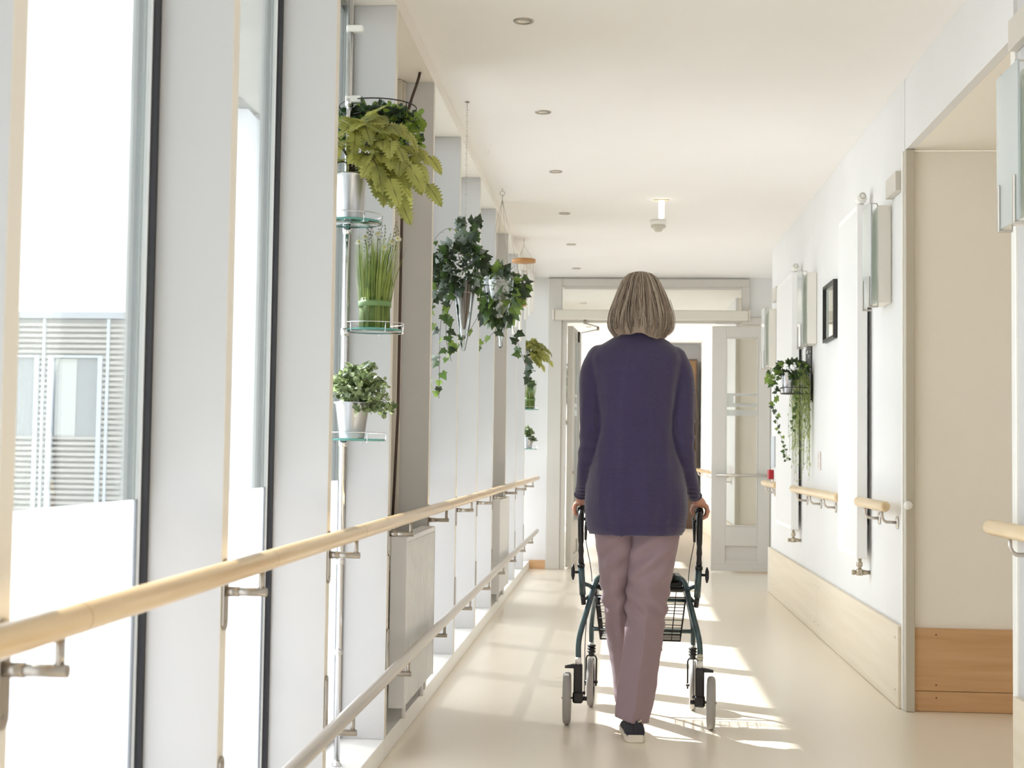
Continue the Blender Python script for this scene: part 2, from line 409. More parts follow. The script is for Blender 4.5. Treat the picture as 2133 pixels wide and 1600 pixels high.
def leaf(w, h, name):
    """door leaf: x from 0 (hinge) to w, thickness along y"""
    b = MB(); t = 0.026
    b.box(0, w, -t, t, 0, 0.062, 0, 0.002); b.box(0, 0.125*w/0.52, -t, t, 0.062, h, 0, 0.003); b.box(w-0.11*w/0.52, w, -t, t, 0.062, h, 0, 0.003)
    x0, x1 = 0.125*w/0.52, w-0.11*w/0.52
    b.box(x0, x1, -t, t, h-0.10, h, 0, 0.003); b.box(x0, x1, -t, t, 0.225, 0.40, 0, 0.003); b.box(x0, x1, -t, t, 0.062, 0.10, 0, 0.002)
    b.box(x0, x1, -0.008, 0.008, 0.10, 0.225, 0)
    for z0, z1 in ((0.40, 0.412), (h-0.112, h-0.10)): b.box(x0, x1, -t-0.003, -0.004, z0, z1, 0, 0.002)
    b.box(x0, x0+0.01, -t-0.003, -0.004, 0.412, h-0.112, 0, 0.002); b.box(x1-0.01, x1, -t-0.003, -0.004, 0.412, h-0.112, 0, 0.002)
    o = struct(b.build(name, F))
    g = MB(); g.box(x0, x1, -0.003, 0.003, 0.40, h-0.10, 0); g.build('pane', [DGLASS], o)
    s = MB()
    for z0, z1 in ((1.395, 1.45), (1.475, 1.505), (1.575, 1.60), (1.50, 1.51)):
        s.box(x0, x1, -0.0045, -0.0035, z0, z1, 0)
    s.box(x0+0.0, x0+0.07, -0.0045, -0.0035, 1.51, 1.575, 0) 
    s.build('etched_stripes', [STRIPE], o)
    h2 = MB(); h2.tube([(0.04, -0.085, 0.86), (w-0.03, -0.085, 0.86)], 0.012, 12); 
    for x in (0.05, w-0.045): h2.tube([(x, -t, 0.86), (x, -0.085, 0.86)], 0.009, 10)
    h2.build('door_handle', [SATIN], o)
    return o
lf = leaf(0.522, 2.205, 'door_2'); lf.location = (0.862, YE+0.0, 0.014)
lf2 = leaf(0.90, 2.205, 'door_3'); lf2.location = (-0.425, YE+0.055, 0.014); lf2.rotation_euler = (0, 0, R(86.5))
# ------------------------------------------------------------------ corridor beyond the door
b = MB(); b.box(XR, XR+0.033, 14.4695, YF, 0.0005, ZC-0.0005); struct(b.build('wall_right_6', PLASTER))
b = MB(); b.box(XR+0.034, 3.0, 14.47, 14.57, 0.0005, ZC-0.001); b.box(2.6, 2.7, YE+0.13, 14.465, 0.0005, ZC-0.001); struct(b.build('wall_right_7', ALCOVE))
struct(MB().box(XR-0.004, XR+0.034, 14.425, 14.468, 0.0005, 2.35, 0, 0.003).build('trim_34', POSTG))
struct(MB().box(XR+0.036, 2.59, 14.45, 14.469, 0.001, 0.343, 0, 0.002).build('baseboard_right_5', BEECH))
struct(MB().box(XR-0.02, XR-0.0005, 14.48, YF-0.5, 0.001, 0.345, 0, 0.002).build('baseboard_right_4', KICKM))
struct(MB().box(-0.945, XR+0.1, YF, YF+0.12, 0.0005, ZC-0.0005).build('wall_back_2', PLASTER))
struct(MB().box(1.402, 3.0, YE+0.10, YE+0.12, 0.0005, ZC-0.0005).build('wall_back_3', PLASTER)) 

# ------------------------------------------------------------------ left handrails
ZU, ZLr = 0.826, 0.350
def rail_thing(name, label, z, r, m, y0, y1):
    b = MB(); pts = []; ys = [y0+(y1-y0)*i/40 for i in range(41)]
    b.tube([(-0.70, y, z) for y in ys], r, 20)
    o = b.build(name, m); return o
lr = rail_thing('handrail', '', ZU, 0.0205, ASH, 0.3, 12.70)
tag(lr, 'long round pale wooden handrail running along the window fins on the left', 'handrail')
SEAM = mat('seam_wood', (176, 142, 98), rough=0.5)
for k in range(0, 11):
    y = FY(k)+0.08
    MB().tube([(-0.70, y-0.0012, ZU), (-0.70, y+0.0012, ZU)], 0.0207, 20).build('joint_seam', SEAM, lr)
lr2 = tag(rail_thing('lower_rail', '', ZLr, 0.0185, SATIN, 0.3, 12.70), 'silvery metal lower rail running near the floor along the window fins', 'rail')
ends = MB(); ends.lathe([(0.0185, 0.0), (0.017, 0.006), (0.0, 0.009)], 16, (-0.70, 12.70, ZLr), 0, 'Y'); ends.build('end_cap', WHITEP, lr2)
def bracket(k, z, upper, parent):
    yc = FY(k)+FT/2; b = MB()
    pl_ = [(XL+0.0005, yc+0.0165*math.cos(a), zz+0.0165*math.sin(a)) for zz, rng in ((z-0.012, range(0, 9)), (z-0.120, range(8, 17))) for a in [math.pi*i/8 for i in rng]] if upper else \
          [(XL+0.0005, yc+0.0165*math.cos(a), zz+0.0165*math.sin(a)) for zz, rng in ((z+0.075, range(0, 9)), (z-0.075, range(8, 17))) for a in [math.pi*i/8 for i in rng]]
    b.ring_loft([pl_, [(p[0]+0.0045, p[1], p[2]) for p in pl_]], sm=False)
    za = z-0.060
    b.tube([(XL+0.004, yc, za), (-0.689, yc, za)], 0.0085, 14)
    b.tube([(XL+0.004, yc, za), (-0.745, yc, za)], 0.0098, 14)
    b.tube([(-0.70, yc, za), (-0.70, yc, z-0.015)], 0.0065, 12)
    for zz in ((z-0.120), (z-0.030)) if upper else (z-0.078, z+0.078):
        b.lathe([(0.004, 0.0), (0.0035, 0.0012)], 8, (XL+0.005, yc, zz), 0, 'X')
    return b.build('bracket', STEEL, parent)
for k in range(0, 11):
    bracket(k, ZU, True, lr); bracket(k, ZLr, False, lr2)

# ------------------------------------------------------------------ floor radiators in the closed bays
def floor_radiator(y0, y1, label, proto=None):
    t = thing('radiator', label, 'radiator', (0, 0, 0), 0, 'ribbed radiators low in the closed bays on the left')
    x0, x1, z0, z1 = -0.800, -0.742, 0.135, 0.742
    b = MB(); b.box(x0, x1-0.012, y0, y1, z0, z1-0.004, 0, 0.003)
    b.box(x0+0.001, x1-0.014, y0+0.004, y1-0.004, z1-0.0035, z1-0.001, 0)
    b.box(x0-0.001, x1, y0-0.006, y0-0.0003, z0-0.001, z1, 0, 0.002); b.box(x0-0.001, x1, y1+0.0003, y1+0.006, z0-0.001, z1, 0, 0.002); b.box(x1-0.0118, x1-0.0003, y0, y1, z1-0.02, z1-0.0005, 0, 0.002)
    b.build('casing', RADM, t)
    g = MB(); n = 19
    for i in range(n):
        y = y0+0.03+(y1-y0-0.06)*i/(n-1)
        pr = [(x1-0.012, y-0.015, 0), (x1-0.002, y-0.010, 0), (x1-0.002, y+0.010, 0), (x1-0.012, y+0.015, 0)]
        g.ring_loft([[(p[0], p[1], z) for p in pr] for z in (z0+0.004, z1-0.022)], sm=False)
    g.build('ribbed_front', RADM, t)
    for y in (y0+0.15, y1-0.15): MB().tube([(-0.77, y, 0.0705), (-0.77, y, z0+0.01)], 0.010, 10).build('pipe', RADM, t)
    for y in (y0+0.2, y1-0.2):
        for z in (0.25, 0.62): MB().box(-0.928, x0+0.002, y-0.015, y+0.015, z-0.015, z+0.015).build('wall_mount', RADM, t)
    return t
floor_radiator(5.03, 5.812, 'grey ribbed radiator low in the wider closed bay, nearest the camera on the left')
floor_radiator(9.13, 9.893, 'grey ribbed radiator further down the left side, partly behind the lower rail')

cbm = MB(); cbm.tube(bez((-0.815, 5.66, 2.605), (-0.82, 5.62, 2.52), (-0.86, 5.60, 2.47), (-0.872, 5.62, 2.30), 10)+[Vector((-0.874, 5.62, 1.9)), Vector((-0.876, 5.62, 1.2)), Vector((-0.89, 5.62, 0.78))], 0.006, 10)
tag(cbm.build('power_cable', mat('brown_cable', (70, 52, 42), rough=0.5)), 'dark brown cable hanging from the ceiling recess behind the top plant basket', 'cable')

# ------------------------------------------------------------------ leaves
def basis(dirv, nrm):
    d = Vector(dirv).normalized(); n = Vector(nrm); n = (n-d*n.dot(d))
    if n.length < 1e-4: n = d.orthogonal()
    n.normalize(); return d, n, d.cross(n)
def add_leaf(b, p, dirv, nrm, size, shape, mi, curl=0.15, fold=0.12, wid=1.0):
    d, n, w = basis(dirv, nrm); p = Vector(p); vs = [p]; N = len(shape)
    mids = []
    for (u, v) in shape:   # u along, v across (+ side)
        mids.append(u)
    left = [p+d*u*size+w*v*size*wid+n*(-curl*u*u+fold*abs(v))*size for u, v in shape]
    right = [p+d*u*size-w*v*size*wid+n*(-curl*u*u+fold*abs(v))*size for u, v in shape]
    mid = [p+d*u*size+n*(-curl*u*u)*size for u, v in shape]
    o = len(b.v); b.v += [tuple(q) for q in left+mid+right]
    for i in range(N-1):
        b.f.append((o+i, o+i+1, o+N+i+1, o+N+i)); b.m.append(mi); b.smooth.append(False)
        b.f.append((o+N+i, o+N+i+1, o+2*N+i+1, o+2*N+i)); b.m.append(mi); b.smooth.append(False)
OVAL = [(0, 0.02), (0.15, 0.22), (0.4, 0.36), (0.65, 0.34), (0.88, 0.18), (1.0, 0.0)]
ROUND = [(0, 0.02), (0.12, 0.30), (0.4, 0.48), (0.7, 0.42), (0.92, 0.2), (1.0, 0.0)]
LANCE = [(0, 0.01), (0.2, 0.10), (0.5, 0.14), (0.8, 0.08), (1.0, 0.0)]
FERN = [(0, 0.03), (0.07, 0.20), (0.13, 0.27), (0.16, 0.16), (0.25, 0.33), (0.28, 0.19), (0.38, 0.34), (0.41, 0.19), (0.51, 0.32), (0.54, 0.17), (0.64, 0.28), (0.67, 0.14), (0.77, 0.21), (0.80, 0.10), (0.88, 0.13), (0.91, 0.05), (1.0, 0.0)]
def ivy_leaf(b, p, dirv, nrm, s, mi):
    d, n, w = basis(dirv, nrm); p = Vector(p)
    out = [(0, 0), (-0.15, 0.22), (-0.09, 0.43), (0.12, 0.40), (0.27, 0.58), (0.42, 0.33), (0.64, 0.21), (1.0, 0.0)]
    c = p+d*0.28*s+n*0.03*s; vs = [c]
    full = [(u, v) for u, v in out]+[(u, -v) for u, v in reversed(out[1:-1])]
    for u, v in full: vs.append(p+d*u*s+w*v*s+n*(-0.10*u*u-0.16*v*v)*s)
    N = len(full); b.add(vs, [(0, 1+i, 1+(i+1) % N) for i in range(N)], mi)
def rv(r=1.0): 
    while True:
        v = Vector((rnd.uniform(-1, 1), rnd.uniform(-1, 1), rnd.uniform(-1, 1)))
        if 0.05 < v.length < 1: return v.normalized()*r

G_IVYD = mat('ivy_leaf_dark', (56, 70, 44), rough=0.45, var=0.25, vscale=30, translucent=0.18)
G_IVYM = mat('ivy_leaf', (76, 100, 50), rough=0.45, var=0.25, vscale=30, translucent=0.3)
G_IVYL = mat('ivy_leaf_young', (122, 146, 66), rough=0.5, var=0.2, vscale=30, translucent=0.35)
G_VARI = mat('ivy_leaf_silver', (150, 162, 150), rough=0.5, var=0.3, vscale=40, translucent=0.2)
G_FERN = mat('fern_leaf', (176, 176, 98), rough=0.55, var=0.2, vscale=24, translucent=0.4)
G_FERN2 = mat('fern_leaf_deep', (150, 152, 80), rough=0.55, var=0.2, vscale=24, translucent=0.35)  # deeper leaf tone, mixed in at random per leaf
G_RIB = mat('fern_midrib', (70, 58, 34), rough=0.6)
G_EUC = mat('eucalyptus_leaf', (156, 170, 120), rough=0.5, var=0.25, vscale=26, translucent=0.35)
G_EUC2 = mat('eucalyptus_leaf_grey', (172, 184, 150), rough=0.5, var=0.2, vscale=26, translucent=0.3)
G_EUC3 = mat('eucalyptus_leaf_deep', (96, 112, 72), rough=0.5, var=0.25, vscale=26, translucent=0.25)
G_BOX = mat('boxwood_leaf', (50, 74, 38), rough=0.45, var=0.3, vscale=30, translucent=0.2)
G_BOXL = mat('boxwood_leaf_light', (128, 150, 62), rough=0.5, var=0.2, vscale=30, translucent=0.35)
G_GRASS = mat('grass_blade', (158, 172, 88), rough=0.5, var=0.2, vscale=20, translucent=0.3)
G_GRASS2 = mat('grass_blade_deep', (108, 132, 58), rough=0.5, var=0.2, vscale=20, translucent=0.25)
G_BAND = mat('green_band', (108, 138, 84), rough=0.5)
G_STEM = mat('stem_green', (92, 98, 56), rough=0.6)
G_STEMB = mat('stem_brown', (78, 62, 44), rough=0.7)
PETAL = mat('white_petal', (244, 242, 228), rough=0.6, translucent=0.3)
YELLOW = mat('flower_centre', (202, 178, 58), rough=0.7)
G_STRING = mat('string_plant', (180, 190, 128), rough=0.55, var=0.2, vscale=30, translucent=0.3)

def bucket(parent, c, h, rt_, rb, m=None, name='pot'):
    b = MB(); x, y, z = c
    b.lathe([(rb*0.2, 0.004), (rb, 0.0), (rb+0.001, 0.004), (rt_-0.003, h*0.93), (rt_+0.0015, h*0.97), (rt_+0.003, h), (rt_-0.001, h+0.001), (rt_-0.004, h*0.95), (rb-0.003, 0.008), (rb*0.2, 0.008)], 32, c)
    return b.build(name, m or ZINC, parent)
def soil(parent, c, r): 
    b = MB(); b.lathe([(0.001, -0.004), (r, -0.004), (r*0.9, 0.004), (0.001, 0.008)], 20, c); return b.build('soil', SOIL, parent)

def fern_plant(loc, label, h=0.145, group=None, size=1.0, seed=3, lo=0, hi=1):
    global rnd; rnd = random.Random(seed)
    t = thing('potted_fern', label, 'fern', loc, 0, group)
    bucket(t, (0, 0, 0), h, 0.056, 0.041); soil(t, (0, 0, h*0.88), 0.05)
    f = MB(); st = MB()
    targets = [(0.06, -0.10, 0.36), (0.16, -0.10, 0.30), (0.25, -0.08, 0.19), (0.21, 0.0, 0.27), (0.14, -0.12, 0.20), (-0.06, -0.12, 0.28), (-0.09, 0.05, 0.34), (0.04, 0.12, 0.36), (0.17, 0.13, 0.29),  (-0.08, -0.02, 0.22), (0.12, 0.04, 0.37), (0.17, -0.10, 0.14),
        (0.10, -0.12, 0.24), (0.20, -0.12, 0.24), (0.02, -0.06, 0.36), (0.14, 0.10, 0.22), (0.08, 0.0, 0.40),  (0.24, 0.04, 0.30),  (0.18, -0.05, 0.36)]
    for (tx, ty, tz) in targets:
        tx *= size; ty *= size; tz = h+(tz-0.225)*size
        p0 = (rnd.uniform(-.02, .02), rnd.uniform(-.02, .02), h*0.85)
        pts = bez(p0, (p0[0]+tx*0.15, p0[1]+ty*0.15, h+0.06*size), (tx*0.6, ty*0.6, tz+0.07*size), (tx, ty, tz-0.01), 8)
        st.tube(pts, [0.0022]*6+[0.0016]*3, 5)
        for i in (4, 5, 6, 7, 8):
            p = pts[i]; d = (pts[min(i+1, 8)]-pts[i-1]).normalized(); side = d.cross(Vector((0, 0, 1)))
            if side.length < 0.1: side = Vector((1, 0, 0))
            side.normalize()
            for sg in ((-1, 1) if i < 8 else (0,)):
                dv = d*(0.75 if sg else 1.0)+side*sg*0.9+Vector((0, 0, (-0.35 if tx > 0.09 else 0.25)-0.25*rnd.random()))
                L = (0.066+0.030*rnd.random())*size
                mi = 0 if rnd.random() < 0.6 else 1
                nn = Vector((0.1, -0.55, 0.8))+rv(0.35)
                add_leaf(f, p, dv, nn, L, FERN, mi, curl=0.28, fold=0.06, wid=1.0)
                dd, n_, w_ = basis(dv, nn)
                st.tube([p+n_*0.0007, p+dd*L*0.5+n_*(-0.28*0.25*L+0.0008), p+dd*L*0.95+n_*(-0.28*0.9*L+0.0008)], [0.0011, 0.0008, 0.0004], 4)
    f.nofix = True
    f.build('foliage', [G_FERN, G_FERN2], t); st.build('stems', G_RIB, t)
    return t
def round_plant(loc, label, h, rt_, rb, mats, n=150, R0=0.085, zr=0.09, group=None, seed=5, shape=ROUND, leaf_s=0.02, name='potted_eucalyptus', cat='potted plant', bias=(0.02, 0, 0)):
    global rnd; rnd = random.Random(seed)
    t = thing(name, label, cat, loc, 0, group)
    bucket(t, (0, 0, 0), h, rt_, rb); soil(t, (0, 0, h*0.88), rt_*0.88)
    f = MB(); st = MB()
    for i in range(n//9):
        v = rv(); v.z = abs(v.z)*0.9+0.15; e = Vector((v.x*R0+bias[0], v.y*R0, h+0.01+v.z*zr+rnd.uniform(-0.02, 0.01)))
        if rnd.random() < 0.22: e.z = h-rnd.uniform(0.0, 0.035); e.x = bias[0]+abs(v.x)*R0*1.25; e.y = v.y*R0
        p0 = Vector((rnd.uniform(-.6, .6)*rt_*.6, rnd.uniform(-.6, .6)*rt_*.6, h*0.85))
        pts = bez(p0, p0+Vector((0, 0, 0.045)), e+Vector((-v.x*.03, -v.y*.03, 0.015)), e, 9)
        st.tube(pts, 0.0011, 4)
        for j in range(2, 10):
            for sg in (-1, 1):
                d = rv(); dirv = (e-p0).normalized()*0.5+d
                add_leaf(f, pts[j]+d*0.003, dirv, rv()+Vector((0, -0.6, 0.8)), leaf_s*rnd.uniform(0.75, 1.2), shape, rnd.choices(range(len(mats)), [4, 2, 2][:len(mats)])[0], curl=0.1, fold=0.15)
    f.nofix = True
    f.build('foliage', mats, t); st.build('stems', G_STEM, t)
    return t
def grass_bundle(loc, label, h=0.31, r0=0.05, group=None, seed=9, n=420, flowers=True, cat='grass bundle'):
    global rnd; rnd = random.Random(seed)
    t = thing('grass_bundle', label, cat, loc, 0, group)
    b = MB()
    for i in range(n):
        a = rnd.uniform(0, 2*math.pi); q = math.sqrt(rnd.random()); x, y = q*r0*math.cos(a), q*r0*math.sin(a)
        hh = h*rnd.uniform(0.62, 1.0); fl = 0.35+0.55*rnd.random(); tw = 1+1.25*(hh/h)**2*fl
        w = rnd.uniform(0.0013, 0.0022); mi = 0 if rnd.random() < .6 else 1
        p = [Vector((x, y, 0)), Vector((x*0.97, y*0.97, hh*0.25)), Vector((x*(1+(tw-1)*.35), y*(1+(tw-1)*.35), hh*0.6)), Vector((x*tw+0.012*fl, y*tw, hh))]
        s = Vector((-math.sin(a+rnd.uniform(-.8, .8)), math.cos(a), 0))*w
        vs = []; 
        for k, pp in enumerate(p): vs += [pp-s*(1, 1, .8, .15)[k], pp+s*(1, 1, .8, .15)[k]]
        b.add(vs, [(0, 1, 3, 2), (2, 3, 5, 4), (4, 5, 7, 6)], mi)
    b.nofix = True
    b.build('blades', [G_GRASS, G_GRASS2], t)
    bb = MB(); bb.lathe([(r0+0.001, 0.072), (r0+0.003, 0.073), (r0+0.003, 0.089), (r0+0.001, 0.09)], 28, cap=False); bb.build('band', G_BAND, t)
    c = MB(); c.lathe([(0.001, 0.0), (r0*.96, 0.0), (r0*.96, 0.1), (0.001, 0.1)], 20); c.build('core', G_GRASS2, t)
    if flowers:
        st = MB(); 
        heads = [(0.075, -0.03, h*0.93), (0.035, -0.045, h*0.83), (0.055, -0.02, h*0.90), (-0.03, -0.03, h*0.95), (0.015, -0.05, h*0.97), (-0.052, -0.02, h*0.9)]
        for (x, y, z) in heads:
            st.tube(bez((x*.4, y*.4, 0.09), (x*.5, y*.5, z*.5), (x*.8, y*.8, z*.8), (x, y, z), 8), 0.0009, 4)
            pb = MB()
            nrm = Vector((x*4, -0.7, 0.55)).normalized(); 
            for q in range(12):
                a = 2*math.pi*q/12; d, n_, w_ = basis((math.cos(a), math.sin(a), 0.01), nrm)
                u = nrm.orthogonal().normalized(); v = nrm.cross(u); dv = u*math.cos(a)+v*math.sin(a)
                add_leaf(pb, Vector((x, y, z))+dv*0.002, dv, nrm, 0.0125, LANCE, 0, curl=0.1, fold=0, wid=1.5)
            pb.nofix = True
            fo = pb.build('flower', PETAL, t); cc = MB(); cc.ball(Vector((x, y, z))+nrm*0.001, 0.0034, 8, 6); cc.build('flower_centre', YELLOW, fo)
        for i in range(16):   # seed grasses
            a = rnd.uniform(-1.2, 1.2); e = Vector((0.02+0.06*math.sin(a), -0.03*rnd.random(), h*rnd.uniform(0.95, 1.12)))
            st.tube(bez((e.x*.3, e.y*.3, 0.1), (e.x*.4, e.y*.4, h*.6), (e.x*.8, e.y*.8, h*.8), e, 7), 0.0006, 4)
            for q in range(5): st.ball(e-Vector((0, 0, 0.011*q))+Vector((rnd.uniform(-.004, .004), 0, 0)), 0.0016, 5, 4, sc=(1, 1, 1.8))
        st.build('flower_stems', G_STEM, t)
    return t

# ------------------------------------------------------------------ chrome floor-to-ceiling plant stand
def plant_stand(x, y, label, tiers, full=True):
    t = thing('plant_stand', label, 'plant stand', (x, y, 0.0), 0, 'floor to ceiling plant stands with round glass shelves')
    b = MB(); b.tube([(0, 0, 0.078), (0, 0, 2.598)], 0.0095, 18); b.build('pole', CHROME, t)
    b = MB(); b.lathe([(0.016, 0), (0.016, 0.004), (0.010, 0.010), (0.010, 0.016)], 20, (0, 0, 0.0705)); b.build('foot', CHROME, t)
    for z in (2.39, 2.17, 1.30, 0.70, 0.42): MB().lathe([(0.0095, -0.008), (0.0115, -0.007), (0.0115, 0.007), (0.0095, 0.008)], 18, (0, 0, z)).build('pole_collar', CHROME, t)
    if full:
        for z in (2.392, 2.165): MB().box(-0.012, 0.040, -0.012, 0.012, z-0.011, z+0.011, 0, 0.003).build('pole_clip', WHITEP, t)
    for (z, ang, r, kind) in tiers:
        cx, cy_ = (r+0.004)*math.cos(ang), (r+0.004)*math.sin(ang)
        if kind == 'glass':
            g = MB(); g.lathe([(0.001, -0.003), (r, -0.003), (r, 0.003), (0.001, 0.003)], 40, (cx, cy_, z)); sh = g.build('glass_shelf', SHELFG, t)
            e = MB(); e.lathe([(r-0.0005, -0.0031), (r+0.001, -0.003), (r+0.001, 0.003), (r-0.0005, 0.0031)], 40, (cx, cy_, z), cap=False); e.build('green_edge', SHELFE, sh)
            w = MB(); w.torus((cx, cy_, z+0.022), r+0.004, 0.0016, 40, 6)
            for a in (0.3, 1.5, 2.8, 4.1, 5.3): w.tube([(cx+(r+0.004)*math.cos(a), cy_+(r+0.004)*math.sin(a), z+0.022), (cx+(r+0.002)*math.cos(a), cy_+(r+0.002)*math.sin(a), z-0.008), (cx+(r-0.012)*math.cos(a), cy_+(r-0.012)*math.sin(a), z-0.009)], 0.0013, 6)
            w.build('wire_rim', CHROME, sh)
        else:
            w = MB(); w.torus((cx, cy_, z), r, 0.0022, 44, 6); w.torus((cx, cy_, z-0.045), r*0.97, 0.0018, 44, 6)
            for i in range(8):
                a = i*math.pi/4+0.2; w.tube([(cx+r*math.cos(a), cy_+r*math.sin(a), z), (cx+r*.97*math.cos(a), cy_+r*.97*math.sin(a), z-0.045)], 0.0014, 6)
            w.tube([(cx-r*.96, cy_, z-0.045), (cx+r*.96, cy_, z-0.045)], 0.0014, 6); w.tube([(cx, cy_-r*.96, z-0.045), (cx, cy_+r*.96, z-0.045)], 0.0014, 6)
            w.build('wire_basket', DARKM, t)
        c = MB(); c.lathe([(0.0095, -0.012), (0.0135, -0.011), (0.0135, 0.011), (0.0095, 0.012)], 16, (0, 0, z-0.01)); c.build('shelf_clamp', CHROME, t)
    return t
PX, PY = -0.856, 4.38
def tierc(ang, r): return (r+0.004)*math.cos(ang), (r+0.004)*math.sin(ang)
A2, A3, A4 = R(-70), R(38), R(-58); RS = 0.095
A1, R1 = R(55), 0.125
plant_stand(PX, PY, 'tall chrome pole with round glass shelves full of plants, near left window', [(2.165, A1, R1, 'wire'), (1.756, A2, RS-0.004, 'glass'), (1.433, A3, RS, 'glass'), (1.083, A4, RS, 'glass')])
c2, c3, c4, c1 = tierc(A2, RS-0.004), tierc(A3, RS), tierc(A4, RS), tierc(A1, R1)
fern_plant((PX+c2[0]-0.004, PY+c2[1], 1.7595), 'large yellow-green fern in a zinc bucket, on the upper glass shelf of the near stand')
grass_bundle((PX+c3[0]+0.005, PY+c3[1], 1.4365), 'upright bundle of bright green artificial grass with white daisies, on the middle glass shelf')
round_plant((PX+c4[0]-0.008, PY+c4[1], 1.0865), 'pale green eucalyptus in a zinc bucket, on the lowest glass shelf of the near stand', 0.112, 0.056, 0.038, [G_EUC, G_EUC2, G_EUC3], n=950, R0=0.088, zr=0.105, leaf_s=0.0150, seed=21, bias=(0.018, 0, 0))
def basket_plants(loc, label):
    global rnd; rnd = random.Random(31)
    t = thing('boxwood_arrangement', label, 'artificial plants', loc)
    s = MB(); s.lathe([(0.001, -0.022), (0.112, -0.022), (0.118, -0.006), (0.11, 0.0), (0.001, 0.002)], 30); s.build('moss_mat', mat('dark_moss', (44, 56, 34), rough=0.95, bump=0.5, bscale=90), t)
    f = MB()
    for i in range(900):
        a = rnd.uniform(0, 6.283); q = 0.135*rnd.random()**0.45; z = -0.07+0.10*rnd.random()-0.03*(q/0.13)
        if a > 0.3 and a < 2.4: z -= 0.01
        p = Vector((q*math.cos(a)+0.01, q*math.sin(a), z)); cl = noise.noise(p*28)
        mi = 1 if (cl > 0.16 or p.x > 0.10 and rnd.random() < .5) else (2 if rnd.random() < 0.12 else 0)
        add_leaf(f, p, rv()+Vector((math.cos(a)*.5, math.sin(a)*.5, 0)), rv()+Vector((0, -.5, .7)), rnd.uniform(0.016, 0.027), ROUND if mi == 1 else OVAL, mi, 0.1, 0.12)
    f.nofix = True
    f.build('foliage', [G_BOX, G_BOXL, G_IVYM], t); return t
basket_plants((PX+c1[0], PY+c1[1], 2.145), 'dense boxwood and ivy greenery filling the top wire basket of the near stand')

# far stand
FX, FYY = -0.84, 12.18
plant_stand(FX, FYY, 'distant plant pole with glass shelves beside the door frame on the left', [(1.756, R(-60), 0.095, 'glass'), (1.425, R(-20), 0.085, 'glass'), (1.083, R(-30), 0.085, 'glass')], False)
fern_plant((FX+0.07, FYY-0.08, 1.7595), 'small distant yellow-green leafy plant just left of the grey door frame', size=0.78, seed=13, h=0.12)
grass_bundle((FX+0.09, FYY-0.03, 1.4285), 'small distant bundle of green grass beside the grey door frame', h=0.27, n=160, flowers=False, seed=10)
round_plant((FX+0.085, FYY-0.045, 1.0865), 'tiny green plant in a pale bucket on the lowest shelf by the door frame', 0.10, 0.045, 0.032, [G_EUC, G_EUC3, G_EUC3], n=200, R0=0.055, zr=0.07, leaf_s=0.019, seed=22, bias=(0, 0, 0))

